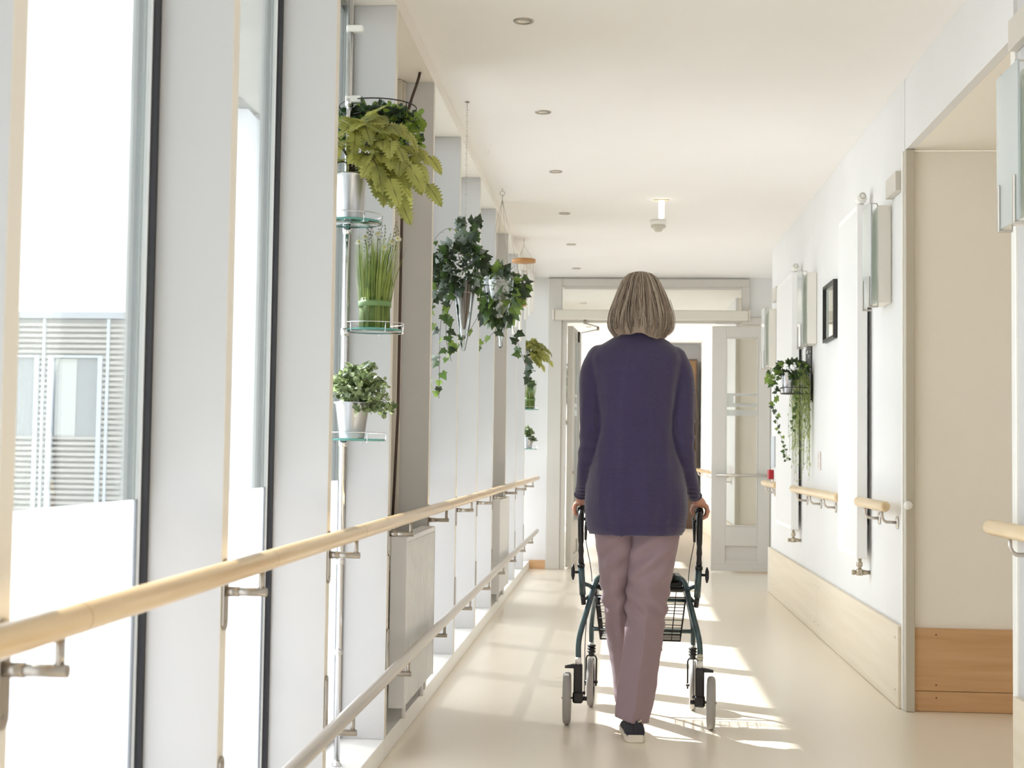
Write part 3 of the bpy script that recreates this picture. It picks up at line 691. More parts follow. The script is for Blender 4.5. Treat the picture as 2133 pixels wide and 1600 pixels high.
# ------------------------------------------------------------------ hanging ivy
def vine(f, st, pts, n, s0, s1, mats=(0, 1, 2), wts=(4, 3, 1), r=0.0011):
    P = catmull(pts, 6); st.tube(P, r, 4)
    L = len(P)-1
    for i in range(n):
        q = (i+0.5*rnd.random())/n*L; k = min(int(q), L-1); p = P[k].lerp(P[k+1], q-k)
        d = rv(); d.z -= 0.7
        s = s0+(s1-s0)*i/max(1, n-1)
        pe = p+Vector((d.x, d.y, 0))*0.014
        st.tube([p, pe], 0.0006, 4)
        ivy_leaf(f, pe, d, Vector((rnd.uniform(-.7, .7), -1, rnd.uniform(0, .9))), s*rnd.uniform(0.8, 1.2), rnd.choices(mats, wts)[0])
def hanging_ivy1():
    global rnd; rnd = random.Random(41)
    x, y = -0.697, 6.376
    t = thing('hanging_ivy', 'dark trailing ivy in a pointed glass cone hung by a single thin chain', 'hanging plant', (x, y, 2.66), 0, 'ivy plants hanging from the ceiling on the left')
    c = MB(); c.lathe([(0.010, -0.004), (0.010, -0.001)], 12, (0, 0, 0)); c.tube([(0, 0, -0.004), (0, 0, -0.03)], 0.0016, 6)
    zz = -0.03
    while zz > -0.585:
        c.torus((0, 0, zz-0.008), 0.0042, 0.0009, 8, 4, axis='X' if int(round(zz/0.013)) % 2 else 'Y'); zz -= 0.0135
    c.build('chain', STEEL, t)
    w = MB()
    zr = -0.885
    for a in (0.3, 2.4, 4.5): w.tube([(0, 0, -0.585), (0.012*math.cos(a), 0.012*math.sin(a), -0.62), (0.05*math.cos(a), 0.05*math.sin(a), zr+0.03), (0.05*math.cos(a), 0.05*math.sin(a), zr)], 0.0011, 5)
    w.torus((0, 0, zr), 0.049, 0.0018, 30, 6)
    w.tube([(0, 0.049, zr), (0, 0.02, -1.12)], 0.0011, 5); w.tube([(0, -0.049, zr), (0, -0.02, -1.12)], 0.0011, 5)
    w.build('wire_holder', STEEL, t)
    v = MB(); v.lathe([(0.058, -0.815), (0.049, zr), (0.026, -1.06), (0.009, -1.145), (0.006, -1.15), (0.004, -1.146), (0.022, -1.055), (0.046, zr), (0.055, -0.815)], 24, cap=False); v.build('glass_cone', CLEAR, t)
    i_ = MB(); i_.lathe([(0.048, -0.83), (0.042, -0.88), (0.02, -0.98), (0.006, -1.05)], 20); i_.build('root_ball', mat('woven_root', (112, 88, 66), rough=0.8, bump=0.5, bscale=200, stretch=(1, 1, .1)), t)
    f = MB(); st = MB()
    for i in range(250):   # crown mass
        d = rv(); p = Vector((d.x*0.12*rnd.random()**.4-0.02, d.y*0.08, -0.76+d.z*0.11))
        if p.x > 0.07 and p.z > -0.72: p.x -= .06
        ivy_leaf(f, p, d+Vector((0, 0, -.3)), rv()+Vector((0, -1, .3)), rnd.uniform(0.028, 0.05), rnd.choices((0, 1, 3), (8, 2, 1))[0])
    for i in range(46):
        p = Vector((rnd.uniform(-0.035, 0.06), rnd.uniform(-.04, .04), rnd.uniform(-0.70, -0.56)))
        ivy_leaf(f, p, Vector((rnd.uniform(-.5, .6), rnd.uniform(-.4, .4), 1)), Vector((rnd.uniform(-1, 1), -1, 0)), rnd.uniform(0.03, 0.052), rnd.choices((0, 1, 3), (6, 2, 2))[0])
    for i in range(46):   # silvery cluster on the left
        p = Vector((rnd.uniform(-0.15, -0.075), rnd.uniform(-.04, .04), rnd.uniform(-0.90, -0.745)))
        ivy_leaf(f, p, rv()+Vector((-.2, 0, -.5)), rv()+Vector((0, -1, .3)), rnd.uniform(0.02, 0.034), rnd.choices((0, 3), (2, 2))[0])
    vine(f, st, [(-0.03, 0, -0.60), (-0.085, -.01, -0.59), (-0.14, 0, -0.64), (-0.10, 0, -0.68), (-0.06, 0, -0.73)], 6, 0.016, 0.024, (1, 2, 3), (1, 2, 1), 0.0009)
    vine(f, st, [(-0.10, -0.02, -0.80), (-0.145, -0.02, -0.95), (-0.15, -0.02, -1.15), (-0.148, -0.02, -1.40)], 16, 0.045, 0.036, (0, 1, 2, 3), (3, 3, 2, 1))
    vine(f, st, [(-0.05, -0.03, -0.86), (-0.10, -0.03, -1.0), (-0.106, -0.03, -1.25), (-0.106, -0.03, -1.37)], 11, 0.046, 0.034, (0, 1, 2), (3, 3, 2))
    vine(f, st, [(-0.02, -0.04, -0.86), (-0.07, -0.04, -0.98), (-0.075, -0.04, -1.10), (-0.05, -0.04, -1.20)], 10, 0.050, 0.036, (0, 1, 2), (2, 3, 3))
    vine(f, st, [(0.05, 0.0, -0.86), (0.07, 0, -0.97), (0.0, -0.02, -1.10), (-0.03, -0.03, -1.14), (-0.08, -0.03, -1.2)], 11, 0.036, 0.036, (0, 1, 2), (2, 3, 3))
    vine(f, st, [(-0.13, 0, -0.78), (-0.185, 0, -0.92), (-0.16, 0, -1.1)], 9, 0.04, 0.03, (0, 1, 3), (3, 2, 2))
    f.nofix = True
    f.build('foliage', [G_IVYD, G_IVYM, G_IVYL, G_VARI], t); st.build('vines', G_STEMB, t)
    return t
hanging_ivy1()
def hanging_ivy2():
    global rnd; rnd = random.Random(47)
    x, y = -0.705, 8.5
    t = thing('hanging_ivy', 'mid green ivy in a glass bowl hung on four spreading wires', 'hanging plant', (x, y, 2.66), 0, 'ivy plants hanging from the ceiling on the left')
    c = MB(); c.torus((0, 0, -0.03), 0.014, 0.0016, 20, 6, axis='Y'); c.tube([(0, 0, 0), (0, 0, -0.016)], 0.0016, 5); c.tube([(0, 0, -0.044), (0, 0, -0.075)], 0.0025, 6)
    for a in (-0.15, 1.2, 2.95, 4.4): c.tube([(0, 0, -0.07), (0.118*math.cos(a), 0.118*math.sin(a), -0.56)], 0.0012, 5)
    c.torus((0, 0, -0.56), 0.118, 0.002, 36, 6); c.build('wire_hanger', STEEL, t)
    v = MB(); v.lathe([(0.112, -0.545), (0.108, -0.60), (0.08, -0.72), (0.03, -0.84), (0.010, -0.93), (0.016, -0.96), (0.008, -0.98), (0.005, -0.975), (0.007, -0.93), (0.026, -0.84), (0.076, -0.72), (0.104, -0.60), (0.108, -0.545)], 28, cap=False); v.build('glass_bowl', CLEAR, t)
    f = MB(); st = MB()
    for i in range(135):
        d = rv(); p = Vector((-0.02+d.x*0.135, -0.07+d.y*0.10, -0.66+d.z*0.15))
        ivy_leaf(f, p, d+Vector((0, 0, -.5)), rv()+Vector((0, -1, .3)), rnd.uniform(0.05, 0.085), rnd.choices((0, 1, 2), (3, 4, 2))[0])
    vine(f, st, [(-0.09, 0, -0.54), (0.0, -.05, -0.52), (0.10, -0.05, -0.58), (0.19, -0.04, -0.60)], 13, 0.05, 0.044, (0, 1, 2), (1, 3, 3), 0.0016)
    vine(f, st, [(0.12, -0.04, -0.54), (0.155, -0.04, -0.60), (0.15, -0.04, -0.66)], 8, 0.05, 0.04, (0, 1, 2), (2, 3, 2))
    vine(f, st, [(0.02, -0.05, -0.64), (0.06, -0.05, -0.78), (0.11, -0.05, -0.95), (0.15, -0.05, -1.06), (0.19, -0.05, -1.17), (0.17, -0.05, -1.23)], 16, 0.065, 0.06, (0, 1, 2), (3, 3, 2), 0.0014)
    vine(f, st, [(-0.03, -0.06, -0.74), (-0.02, -0.06, -0.86), (-0.12, -0.06, -0.96), (-0.2, -0.06, -1.03)], 9, 0.055, 0.045, (0, 1, 2), (2, 3, 2), 0.0014)
    vine(f, st, [(-0.16, -0.03, -0.62), (-0.20, -0.03, -0.70), (-0.17, -0.03, -0.79)], 6, 0.045, 0.04, (0, 1, 2), (2, 3, 1))
    vine(f, st, [(-0.1, 0.0, -0.55), (-0.12, 0, -0.46), (-0.1, 0, -0.41)], 3, 0.02, 0.02, (1, 2), (1, 2), 0.0008)
    f.nofix = True
    f.build('foliage', [G_IVYD, G_IVYM, G_IVYL], t); st.build('vines', G_STEMB, t)
    return t
hanging_ivy2()
def wind_chime():
    t = thing('wind_chime', 'wind chime with round wooden disc and white tubes hanging beside the ivy', 'wind chime', (-0.703, 10.5, 2.66))
    w = MB(); w.tube([(0, 0, 0), (0, 0, -0.05)], 0.0014, 5)
    for a in (0.2, 2.3, 4.4): w.tube([(0, 0, -0.05), (0.075*math.cos(a), 0.075*math.sin(a), -0.165)], 0.0009, 5)
    for i in range(6):
        a = i*math.pi/3+0.3; w.tube([(0.072*math.cos(a), 0.072*math.sin(a), -0.18), (0.072*math.cos(a), 0.072*math.sin(a), -0.25)], 0.0008, 4)
    w.tube([(0, 0, -0.18), (0, 0, -0.62)], 0.0009, 5); w.build('cord', STEEL, t)
    d = MB(); d.lathe([(0.001, -0.012), (0.088, -0.012), (0.090, 0.0), (0.088, 0.012), (0.001, 0.012)], 32, (0, 0, -0.17)); d.build('wooden_disc', mat('oiled_wood', (196, 142, 84), rough=0.5, var=0.1), t)
    for i in range(6):
        a = i*math.pi/3+0.3; L = (0.30, 0.36, 0.42, 0.48, 0.54, 0.34)[i]
        b = MB(); b.tube([(0.072*math.cos(a), 0.072*math.sin(a), -0.245), (0.072*math.cos(a), 0.072*math.sin(a), -0.245-L)], 0.012, 14); b.build('chime_tube', mat('chime_white', (240, 238, 232), rough=0.3) if i == 0 else bpy.data.materials['chime_white'], t)
    d = MB(); d.lathe([(0.001, -0.012), (0.022, -0.012), (0.022, 0.012), (0.001, 0.012)], 20, (0, 0, -0.50)); d.build('striker', bpy.data.materials['oiled_wood'], t)
    return t
wind_chime()

# ------------------------------------------------------------------ ceiling fixtures
dl = thing('ceiling_downlight', 'recessed round metal downlight, the nearest and largest of the ceiling row', 'ceiling light', (-0.358, 5.17, ZC), 0, 'downlights in a row along the ceiling')
b = MB(); b.lathe([(0.027, 0.0), (0.028, -0.004), (0.038, -0.004), (0.039, 0.0)], 32, cap=False); b.build('ring', STEEL, dl)
b = MB(); b.lathe([(0.027, -0.0035), (0.024, -0.0015), (0.0, -0.0012)], 28, cap=False); b.build('reflector', mat('reflector', (214, 206, 192), rough=0.3, metal=0.4), dl)
b = MB(); b.lathe([(0.0272, -0.0038), (0.0255, -0.0039), (0.0262, -0.0012), (0.0272, -0.0010)], 28, cap=False); b.build('baffle', mat('baffle_grey', (120, 110, 98), rough=0.5), dl)  # thin darker grey ring just inside the metal ring
ordn = ['second', 'third', 'fourth', 'fifth', 'sixth']
for i in range(1, 6): dup(dl, (-0.358, 5.17+1.405*i, ZC), 'recessed round metal downlight, the %s in the ceiling row counting from the camera' % ordn[i-1])
for i in range(6, 11): dup(dl, (-0.362, 5.17+1.41*i, ZC), ['recessed downlight seen through the glass above the door, nearest behind it', 'recessed downlight seen through the glass above the door, second behind it', 'recessed downlight under the door header, left of the head of grey hair', 'recessed downlight far beyond the open door, last but one of the ceiling row', 'recessed downlight far beyond the open door, last of the ceiling row'][i-6])
t = thing('smoke_detector', 'round white smoke detector hanging under the ceiling above the head', 'smoke detector', (0.277, 9.67, ZC))
b = MB(); b.lathe([(0.057, 0.0), (0.058, -0.022), (0.05, -0.028), (0.05, -0.034)], 32, (0, 0, 0)); b.build('base', WHITEP, t)
b = MB(); b.lathe([(0.05, -0.034), (0.053, -0.042), (0.05, -0.052), (0.034, -0.056), (0.030, -0.068), (0.022, -0.078), (0.001, -0.08)], 32); b.build('sensor_head', mat('detector_grey', (206, 200, 186), rough=0.5), t)
t = thing('ceiling_indicator_lamp', 'short glowing white tube lamp under a small plate on the ceiling', 'lamp', (0.273, 8.88, ZC))
b = MB(); b.box(-0.048, 0.048, -0.02, 0.02, -0.006, 0, 0, 0.002); b.build('mounting_plate', mat('plate_beige', (222, 208, 176), rough=0.4), t)
b = MB(); b.lathe([(0.016, -0.006), (0.018, -0.012), (0.018, -0.112), (0.013, -0.12), (0.0, -0.122)], 20); b.build('glowing_tube', mat('lamp_glow', (255, 252, 244), rough=0.3, emit=1.6), t)
b = MB(); b.torus((0, 0, -0.012), 0.010, 0.0012, 14, 5, axis='Y', a0=math.pi*0.6, a1=math.pi*2.3); b.tube([(0, 0, 0), (0, 0, -0.003)], 0.0014, 5)
h_ = b.build('ceiling_hook', WHITEP, None, (-0.696, 7.40, ZC)); tag(h_, 'small empty white hook in the ceiling between the two hanging ivies', 'hook')

# ------------------------------------------------------------------ right wall fittings
def wall_radiator(y0, y1, label):
    t = thing('panel_radiator', label, 'radiator', (0, 0, 0), 0, 'tall flat radiators on the right wall')
    xa, xb, z0, z1 = 1.138, 1.190, 0.572, 2.258
    b = MB(); b.box(xa, xb, y0, y1, z0, z1, 0, 0.004)
    b.build('panel', mat('radiator_white', (244, 244, 244), rough=0.35) if 'radiator_white' not in bpy.data.materials else bpy.data.materials['radiator_white'], t)
    b = MB(); n = 34
    for i in range(n):
        y = y0+0.015+(y1-y0-0.03)*i/(n-1); b.box(xa-0.0015, xa+0.001, y-0.004, y+0.004, z0+0.03, z1-0.03)
    b.build('vertical_ribs', bpy.data.materials['radiator_white'], t)
    for z in (0.75, 2.05):
        for y in (y0+0.1, y1-0.1): MB().box(xb-0.001, XR-0.0008, y-0.02, y+0.02, z-0.02, z+0.02).build('wall_mount', DARKM, t)
    b = MB(); b.tube([(1.166, y0+0.03, z1-0.002), (1.166, y0+0.03, z1+0.022)], 0.009, 12); b.build('valve_body', CHROME, t)
    v = MB(); v.lathe([(0.001, -0.034), (0.020, -0.034), (0.024, -0.03), (0.024, 0.018), (0.020, 0.022), (0.001, 0.022)], 20, (1.163, y0+0.03, z1+0.030), 0, 'Y')
    v.lathe([(0.001, -0.050), (0.0165, -0.050), (0.0175, -0.046), (0.0175, -0.034), (0.001, -0.034)], 20, (1.163, y0+0.03, z1+0.038), 0, 'Y')
    v.torus((1.163, y0-0.0205, z1+0.038), 0.0135, 0.0012, 20, 5, 1, 'Y')
    v.build('thermostat_head', [WHITEP, STEEL], t)
    b = MB(); c = (1.160, y0+0.035, z0)
    b.tube([(c[0], c[1], z0+0.002), (c[0], c[1], z0-0.075)], 0.009, 12); b.lathe([(0.014, -0.040), (0.015, -0.037), (0.015, -0.024), (0.014, -0.020)], 6, c)
    b.lathe([(0.016, -0.082), (0.017, -0.078), (0.017, -0.058), (0.015, -0.052)], 10, c)
    b.tube([(c[0]-0.032, c[1], z0-0.068), (XR-0.001, c[1], z0-0.068)], 0.0095, 12)
    b.lathe([(0.013, -0.036), (0.013, -0.022)], 6, (c[0], c[1], z0-0.068), 0, 'X'); b.lathe([(0.013, 0.018), (0.013, 0.030)], 6, (c[0], c[1], z0-0.068), 0, 'X')
    b.build('lower_valve', mat('old_nickel', (188, 176, 156), rough=0.28, metal=0.9) if 'old_nickel' not in bpy.data.materials else bpy.data.materials['old_nickel'], t)
    return t
wall_radiator(6.79, 7.345, 'tall flat white radiator on the right wall, nearest the grey post')
wall_radiator(9.30, 10.15, 'tall flat white radiator on the right wall behind the trailing green plant')

def right_rail(y0, y1, discs, label, end0=True):
    t = thing('wall_handrail', label, 'handrail', (0, 0, 0), 0, 'short wooden handrails on the right wall')
    x, z, r = 1.143, 0.842, 0.0235
    ys = [y0, y0+0.004, y0+0.012, y0+0.024]+[y0+0.03+(y1-y0-0.06)*i/20 for i in range(21)]+[y1-0.024, y1-0.012, y1-0.004, y1]
    rs = [0.35*r, 0.7*r, 0.92*r, r]+[r]*21+[r, 0.92*r, 0.7*r, 0.35*r]
    b = MB(); b.tube([(x, y, z) for y in ys], rs, 20); b.build('rail', ASHV, t)
    for y in discs:
        b = MB(); b.tube([(x, y, z-r+0.002), (x, y, z-0.045), (x+0.006, y, z-0.060), (x+0.018, y, z-0.068), (XR-0.006, y, z-0.070)], 0.0065, 12)
        b.lathe([(0.001, -0.008), (0.026, -0.007), (0.028, -0.004), (0.028, -0.0006), (0.001, -0.0006)], 28, (XR, y, z-0.070), 0, 'X')
        b.build('bracket', SATIN, t)
    return t
right_rail(6.085, 6.77, (6.17, 6.58), 'short pale wooden handrail on the right wall beside the grey post')
right_rail(7.37, 9.24, (7.86, 8.42, 9.02), 'pale wooden handrail on the right wall below the trailing plant')
right_rail(10.20, 11.04, (10.4, 10.85), 'farthest short pale wooden handrail on the right wall, below the red box')
right_rail(2.2, 4.43, (2.6, 4.20), 'rounded end of a pale wooden handrail at the right edge of the photo')
right_rail(14.6, 17.0, (14.9, 15.8, 16.8), 'pale wooden handrail on the right wall beyond the door, nearer one')
right_rail(17.5, 20.0, (17.8, 18.8, 19.7), 'pale wooden handrail on the right wall beyond the door, farther one')

def wall_lamp(y0, label, plate=True):
    t = thing('wall_lamp', label, 'wall lamp', (0, 0, 0), 0, 'glass-fronted wall lamps on the right wall')
    z0, z1 = 1.722, 2.175; w = 0.20
    b = MB(); b.box(1.150, XR-0.001, y0+0.004, y0+w-0.004, z0+0.012, z1-0.006, 0, 0.004); b.build('housing', mat('lamp_housing', (236, 232, 224), rough=0.45) if 'lamp_housing' not in bpy.data.materials else bpy.data.materials['lamp_housing'], t)
    b = MB()
    for i in range(9): b.box(1.1485, 1.1502, y0+0.016+0.02*i, y0+0.022+0.02*i, z0+0.03, z1-0.03)
    b.build('diffuser', mat('diffuser_white', (244, 240, 228), rough=0.5) if 'diffuser_white' not in bpy.data.materials else bpy.data.materials['diffuser_white'], t)
    b = MB(); b.box(1.116, 1.122, y0-0.012, y0+w+0.012, z0, z1, 0); b.build('glass_front', [glassmat('lamp_glass', (0.82, 0.90, 0.87), refl=0.12, diff=0.35) if 'lamp_glass' not in bpy.data.materials else bpy.data.materials['lamp_glass']], t)
    for y in (y0+0.01, y0+w-0.03):
        b = MB()
        b.box(1.110, 1.1155, y, y+0.018, z0-0.004, z0+0.13, 0, 0.001); b.box(1.110, 1.152, y, y+0.018, z0-0.008, z0-0.001, 0, 0.001)
        b.tube([(1.118, y+0.009, z1), (1.118, y+0.009, z1+0.005), (1.148, y+0.009, z1+0.003), (1.155, y+0.009, z1-0.02)], 0.0028, 8)
        b.tube([(1.152, y+0.009, z0-0.004), (1.152, y+0.009, z1-0.01)], 0.002, 6)
        b.build('glass_clip', SATIN, t)
    return t
wall_lamp(6.30, 'glass-fronted wall lamp between the tall radiator and the grey post')
wall_lamp(8.62, 'glass-fronted wall lamp above the black poster')
wall_lamp(10.78, 'glass-fronted wall lamp farthest away on the right wall, near the double door')
wall_lamp(4.015, 'large greenish glass-fronted wall lamp cut by the right edge of the photo')
wall_lamp(15.6, 'small distant wall lamp on the right wall beyond the open door')
PG = mat('sign_grey', (206, 200, 190), rough=0.4)
def sign_box(y0, y1, label, z0=2.19, z1=2.275, x=1.180):
    b = MB(); b.box(x, XR-0.0008, y0, y1, z0, z1, 0, 0.002); tag(b.build('wall_sign_box', PG), label, 'sign box', 'plain grey boxes on the right wall above the lamps')
sign_box(6.07, 6.29, 'plain grey rectangular box on the wall against the grey post')
sign_box(10.6, 10.85, 'plain grey rectangular box on the wall, farthest along near the door', 2.22, 2.32)
sign_box(4.05, 4.335, 'plain grey rectangular box above the large lamp at the right edge', 2.29, 2.385)

t = thing('framed_picture', 'pale abstract print in a thin black frame on the right wall', 'picture', (XR, 0, 0))
b = MB(); y0, y1, z0, z1 = 7.83, 8.235, 1.705, 2.03; fwid = 0.017
for a in ((y0, y1, z0, z0+fwid), (y0, y1, z1-fwid, z1), (y0, y0+fwid, z0+fwid, z1-fwid), (y1-fwid, y1, z0+fwid, z1-fwid)): b.box(-0.024, -0.001, *a)
b.build('frame', mat('black_frame', (40, 36, 34), rough=0.4), t)
pm = mat('print_paper', (214, 212, 210), rough=0.6, rgb2=(160, 160, 166), vscale=12, stretch=(1, 1, 0.5))
b = MB(); b.box(-0.010, -0.002, y0+fwid, y1-fwid, z0+fwid, z1-fwid); b.build('print', pm, t)
b = MB(); b.box(-0.014, -0.012, y0+fwid, y1-fwid, z0+fwid, z1-fwid); b.build('picture_glass', CLEAR, t)
t = thing('poster', 'narrow black poster with pale brush marks beside the trailing plant', 'poster', (XR, 0, 0))
b = MB(); b.box(-0.008, -0.0008, 8.83, 9.08, 1.40, 1.76); b.build('board', mat('black_board', (44, 42, 42), rough=0.6), t)
b = MB(); rnd = random.Random(3)
for i in range(26):
    y = rnd.uniform(8.85, 9.05); z = rnd.uniform(1.43, 1.74); b.box(-0.0086, -0.0081, y, min(9.07, y+rnd.uniform(.01, .07)), z, z+rnd.uniform(.003, .009))
b.build('brush_marks', mat('chalk', (196, 196, 190), rough=0.8), t)
t = thing('socket_plate', 'small white double socket plate on the right wall', 'socket', (XR, 8.485, 1.025))
b = MB(); b.box(-0.010, -0.0008, -0.045, 0.045, -0.055, 0.055, 0, 0.003); b.build('plate', mat('plate_pinkish', (226, 216, 210), rough=0.4), t)
b = MB(); b.lathe([(0.019, -0.0115), (0.019, -0.0095)], 20, (0, 0, 0.024), 0, 'X'); b.lathe([(0.019, -0.0115), (0.019, -0.0095)], 20, (0, 0, -0.024), 0, 'X'); b.build('socket', mat('socket_in', (206, 198, 194), rough=0.4), t)
b = MB(); b.box(1.198, XR-0.0008, 10.82, 11.04, 0.965, 1.20, 0, 0.001); tag(b.build('notice_holder', mat('notice_paper', (196, 200, 204), rough=0.5)), 'grey paper notice on the right wall just above the red box', 'notice')
b = MB(); b.box(1.170, XR-0.0008, 10.93, 11.03, 0.872, 0.945, 0, 0.004); tag(b.build('call_point', mat('alarm_red', (176, 28, 40), rough=0.4)), 'small red alarm box on the right wall by the door', 'alarm box')
b = MB(); b.ball((1.213, 5.984-0.012, 0.853), 0.0185, 20, 14); b.tube([(1.213, 5.984, 0.853), (1.213, 5.966, 0.853)], 0.008, 12)
tag(b.build('door_buffer', WHITEP), 'round white buffer knob on the grey post at handrail height', 'knob')

# wall plant holder on the right
def wall_plants():
    global rnd
    cx, cy, z = 1.102, 8.80, 1.437
    t = thing('wall_plant_holder', 'black wire plant ring fixed to the right wall', 'plant holder', (cx, cy, z))
    b = MB(); b.torus((0, 0, 0.0), 0.088, 0.003, 40, 6); b.torus((0, 0, 0.035), 0.092, 0.0025, 40, 6)
    for a in (0.5, 1.7, 3.0, 4.2, 5.4): b.tube([(0.088*math.cos(a), 0.088*math.sin(a), 0), (0.092*math.cos(a), 0.092*math.sin(a), 0.035)], 0.002, 6)
    for y in (-0.06, -0.02, 0.02, 0.06): b.tube([(-math.sqrt(.0077-y*y), y, 0), (math.sqrt(.0077-y*y), y, 0)], 0.002, 6)
    b.tube([(0.085, 0, 0.0), (XR-cx-0.002, 0, 0.0)], 0.004, 8); b.tube([(XR-cx-0.003, 0, -0.05), (XR-cx-0.003, 0, 0.12)], 0.004, 8)
    b.build('wire_ring', DARKM, t)
    rnd = random.Random(61)
    t = thing('potted_ivy', 'trailing ivy in a small zinc bucket on the right wall holder', 'potted plant', (1.052, 8.775, z+0.003))
    bucket(t, (0, 0, 0), 0.125, 0.040, 0.028); soil(t, (0, 0, 0.112), 0.034)
    f = MB(); st = MB()
    for i in range(120):
        d = rv(); p = Vector((d.x*0.085+0.03, d.y*0.06, 0.15+d.z*0.045)); ivy_leaf(f, p, d+Vector((0, 0, -.2)), rv()+Vector((-.3, -1, .4)), rnd.uniform(0.026, 0.042), rnd.choices((0, 1, 2), (4, 3, 1))[0])
    vine(f, st, [(-0.02, 0, 0.14), (-0.075, 0, 0.10), (-0.08, -.01, -0.05), (-0.06, -.01, -0.2), (-0.01, -.01, -0.36), (0.0, -.01, -0.42)], 34, 0.045, 0.018, (0, 1, 2), (3, 4, 2))
    vine(f, st, [(-0.03, 0, 0.14), (-0.1, 0, 0.13), (-0.105, 0, 0.05)], 8, 0.045, 0.04, (0, 1, 2), (2, 3, 2))
    vine(f, st, [(0.04, -.03, 0.12), (0.06, -.03, 0.0), (0.04, -.03, -0.12), (0.02, -.03, -0.24)], 20, 0.03, 0.02, (1, 2), (3, 2))
    f.nofix = True
    f.build('foliage', [G_IVYD, G_IVYM, G_IVYL], t); st.build('vines', G_STEM, t)
    t = thing('potted_trailing_plant', 'long pale green stringy plant cascading down the right wall', 'potted plant', (1.140, 8.80, z+0.003))
    bucket(t, (0, 0, 0), 0.10, 0.036, 0.026)
    f = MB(); st = MB()
    for i in range(120):
        a = rnd.uniform(0, 6.283); L = rnd.choice((0.15, 0.22, 0.3, 0.42, 0.55, 0.62)) * rnd.uniform(.7, 1.05); ex = 0.066*math.cos(a)*rnd.uniform(.4, 1.05); ey = 0.07*math.sin(a)
        if ex > 0.052: ex = 0.05
        pts = bez((0, 0, 0.10), (ex*.7, ey*.7, 0.19), (ex*1.1, ey*1.1, 0.1), (ex+rnd.uniform(-.015, .01), ey, 0.10-L), 14)
        st.tube(pts, 0.001, 4)
        for kk, p in enumerate(pts[2:]):
            for q in range(3 if kk < 5 else 1):
                pp = p+Vector((rnd.uniform(-.003, .003), rnd.uniform(-.003, .003), rnd.uniform(-.02, .02)))
                add_leaf(f, pp, rv()*0.6+Vector((0, 0, -1)), rv()+Vector((0, -1, 0)), rnd.uniform(0.014, 0.028), LANCE, 0 if rnd.random() < .75 else 1)
    f.nofix = True
    f.build('foliage', [G_STRING, G_IVYL], t); st.build('stems', G_STRING, t)
wall_plants()

# door operator above the double door
t = thing('door_operator', 'long pale automatic door operator box above the double door', 'door operator', (0, 12.81, 0))
b = MB(); b.box(-0.565, 1.178, -0.105, -0.001, 2.262, 2.352, 0, 0.008); b.build('housing', mat('operator_grey', (216, 210, 198), rough=0.4), t)
OC = mat('operator_cap', (206, 198, 186), rough=0.4)
MB().box(-0.582, -0.5655, -0.108, -0.001, 2.258, 2.356, 0, 0.006).build('end_cap', OC, t); MB().box(1.1785, 1.194, -0.108, -0.001, 2.258, 2.356, 0, 0.006).build('end_cap', OC, t)
b = MB(); b.tube([(-0.29, -0.06, 2.262), (-0.29, -0.06, 2.225)], 0.014, 12); 
b.tube([(-0.29, -0.06, 2.232), (-0.175, 0.20, 2.222)], 0.010, 8, squash=0.5); b.tube([(-0.175, 0.20, 2.222), (-0.175, 0.20, 2.19)], 0.012, 10)
b.tube([(-0.175, 0.20, 2.198), (-0.352, 0.38, 2.176)], 0.009, 8, squash=0.5)
b.build('closer_arm', mat('arm_grey', (150, 140, 126), rough=0.4, metal=0.5), t)
b = MB(); b.box(-0.366, -0.345, 0.36, 0.40, 2.09, 2.19, 0, 0.003); b.build('arm_shoe', DARKM, t)

# far end cupboard wall
t = thing('cupboard', 'dark brown wooden cupboard with shelves at the far end of the corridor', 'cupboard', (0.35, YF-0.36, 0))
b = MB(); b.box(-0.55, 0.80, 0.0, 0.34, 0.001, 0.08); b.box(-0.55, -0.53, 0, 0.34, 0.08, 2.42); b.box(0.78, 0.80, 0, 0.34, 0.08, 2.42); b.box(-0.53, 0.78, 0.32, 0.34, 0.08, 2.42); b.box(-0.53, 0.78, 0, 0.32, 2.40, 2.42)
CBW = mat('dark_cabinet_wood', (84, 62, 46), rough=0.5, var=0.2, vscale=3); CBL = mat('amber_cabinet_wood', (126, 98, 64), rough=0.5, var=0.15, vscale=3)
b.build('carcass', CBW, t)
b = MB(); b.box(-0.529, 0.779, 0.0, 0.018, 1.98, 2.398); b.build('upper_door', CBL, t)
b = MB(); b.box(-0.529, 0.779, 0.0, 0.018, 0.081, 1.05); b.build('lower_door', CBW, t)
SHW = mat('shelf_wood_grey', (146, 136, 124), rough=0.5)
for z in (1.07, 1.30, 1.52, 1.72, 1.94): MB().box(-0.529, 0.779, 0.004, 0.315, z, z+0.02).build('shelf', SHW, t)
rnd = random.Random(77)
def tail_plant(x, y, z, label):
    t = thing('hanging_ivy', label, 'hanging plant', (x, y, z), 0, 'ivy plants beyond the open door')
    f = MB(); st = MB(); st.tube([(0, 0, 0), (0, 0, -0.6)], 0.0015, 5)
    for i in range(110):
        d = rv(); p = Vector((d.x*0.13, d.y*0.13, -0.78+d.z*0.17)); ivy_leaf(f, p, d+Vector((0, 0, -.5)), rv()+Vector((0, -1, .3)), rnd.uniform(0.05, 0.08), rnd.choices((0, 1, 2), (4, 3, 1))[0])
    for k in range(3): vine(f, st, [(rnd.uniform(-.1, .1), 0, -0.85), (rnd.uniform(-.12, .12), 0, -1.05), (rnd.uniform(-.15, .15), 0, -1.3)], 9, 0.06, 0.05)
    f.nofix = True; f.build('foliage', [G_IVYD, G_IVYM, G_IVYL], t)
    st.build('vines', G_STEM, t); p = MB(); p.lathe([(0.08, -0.66), (0.06, -0.85), (0.001, -0.86)], 20, cap=False); p.build('pot', CLEAR, t)
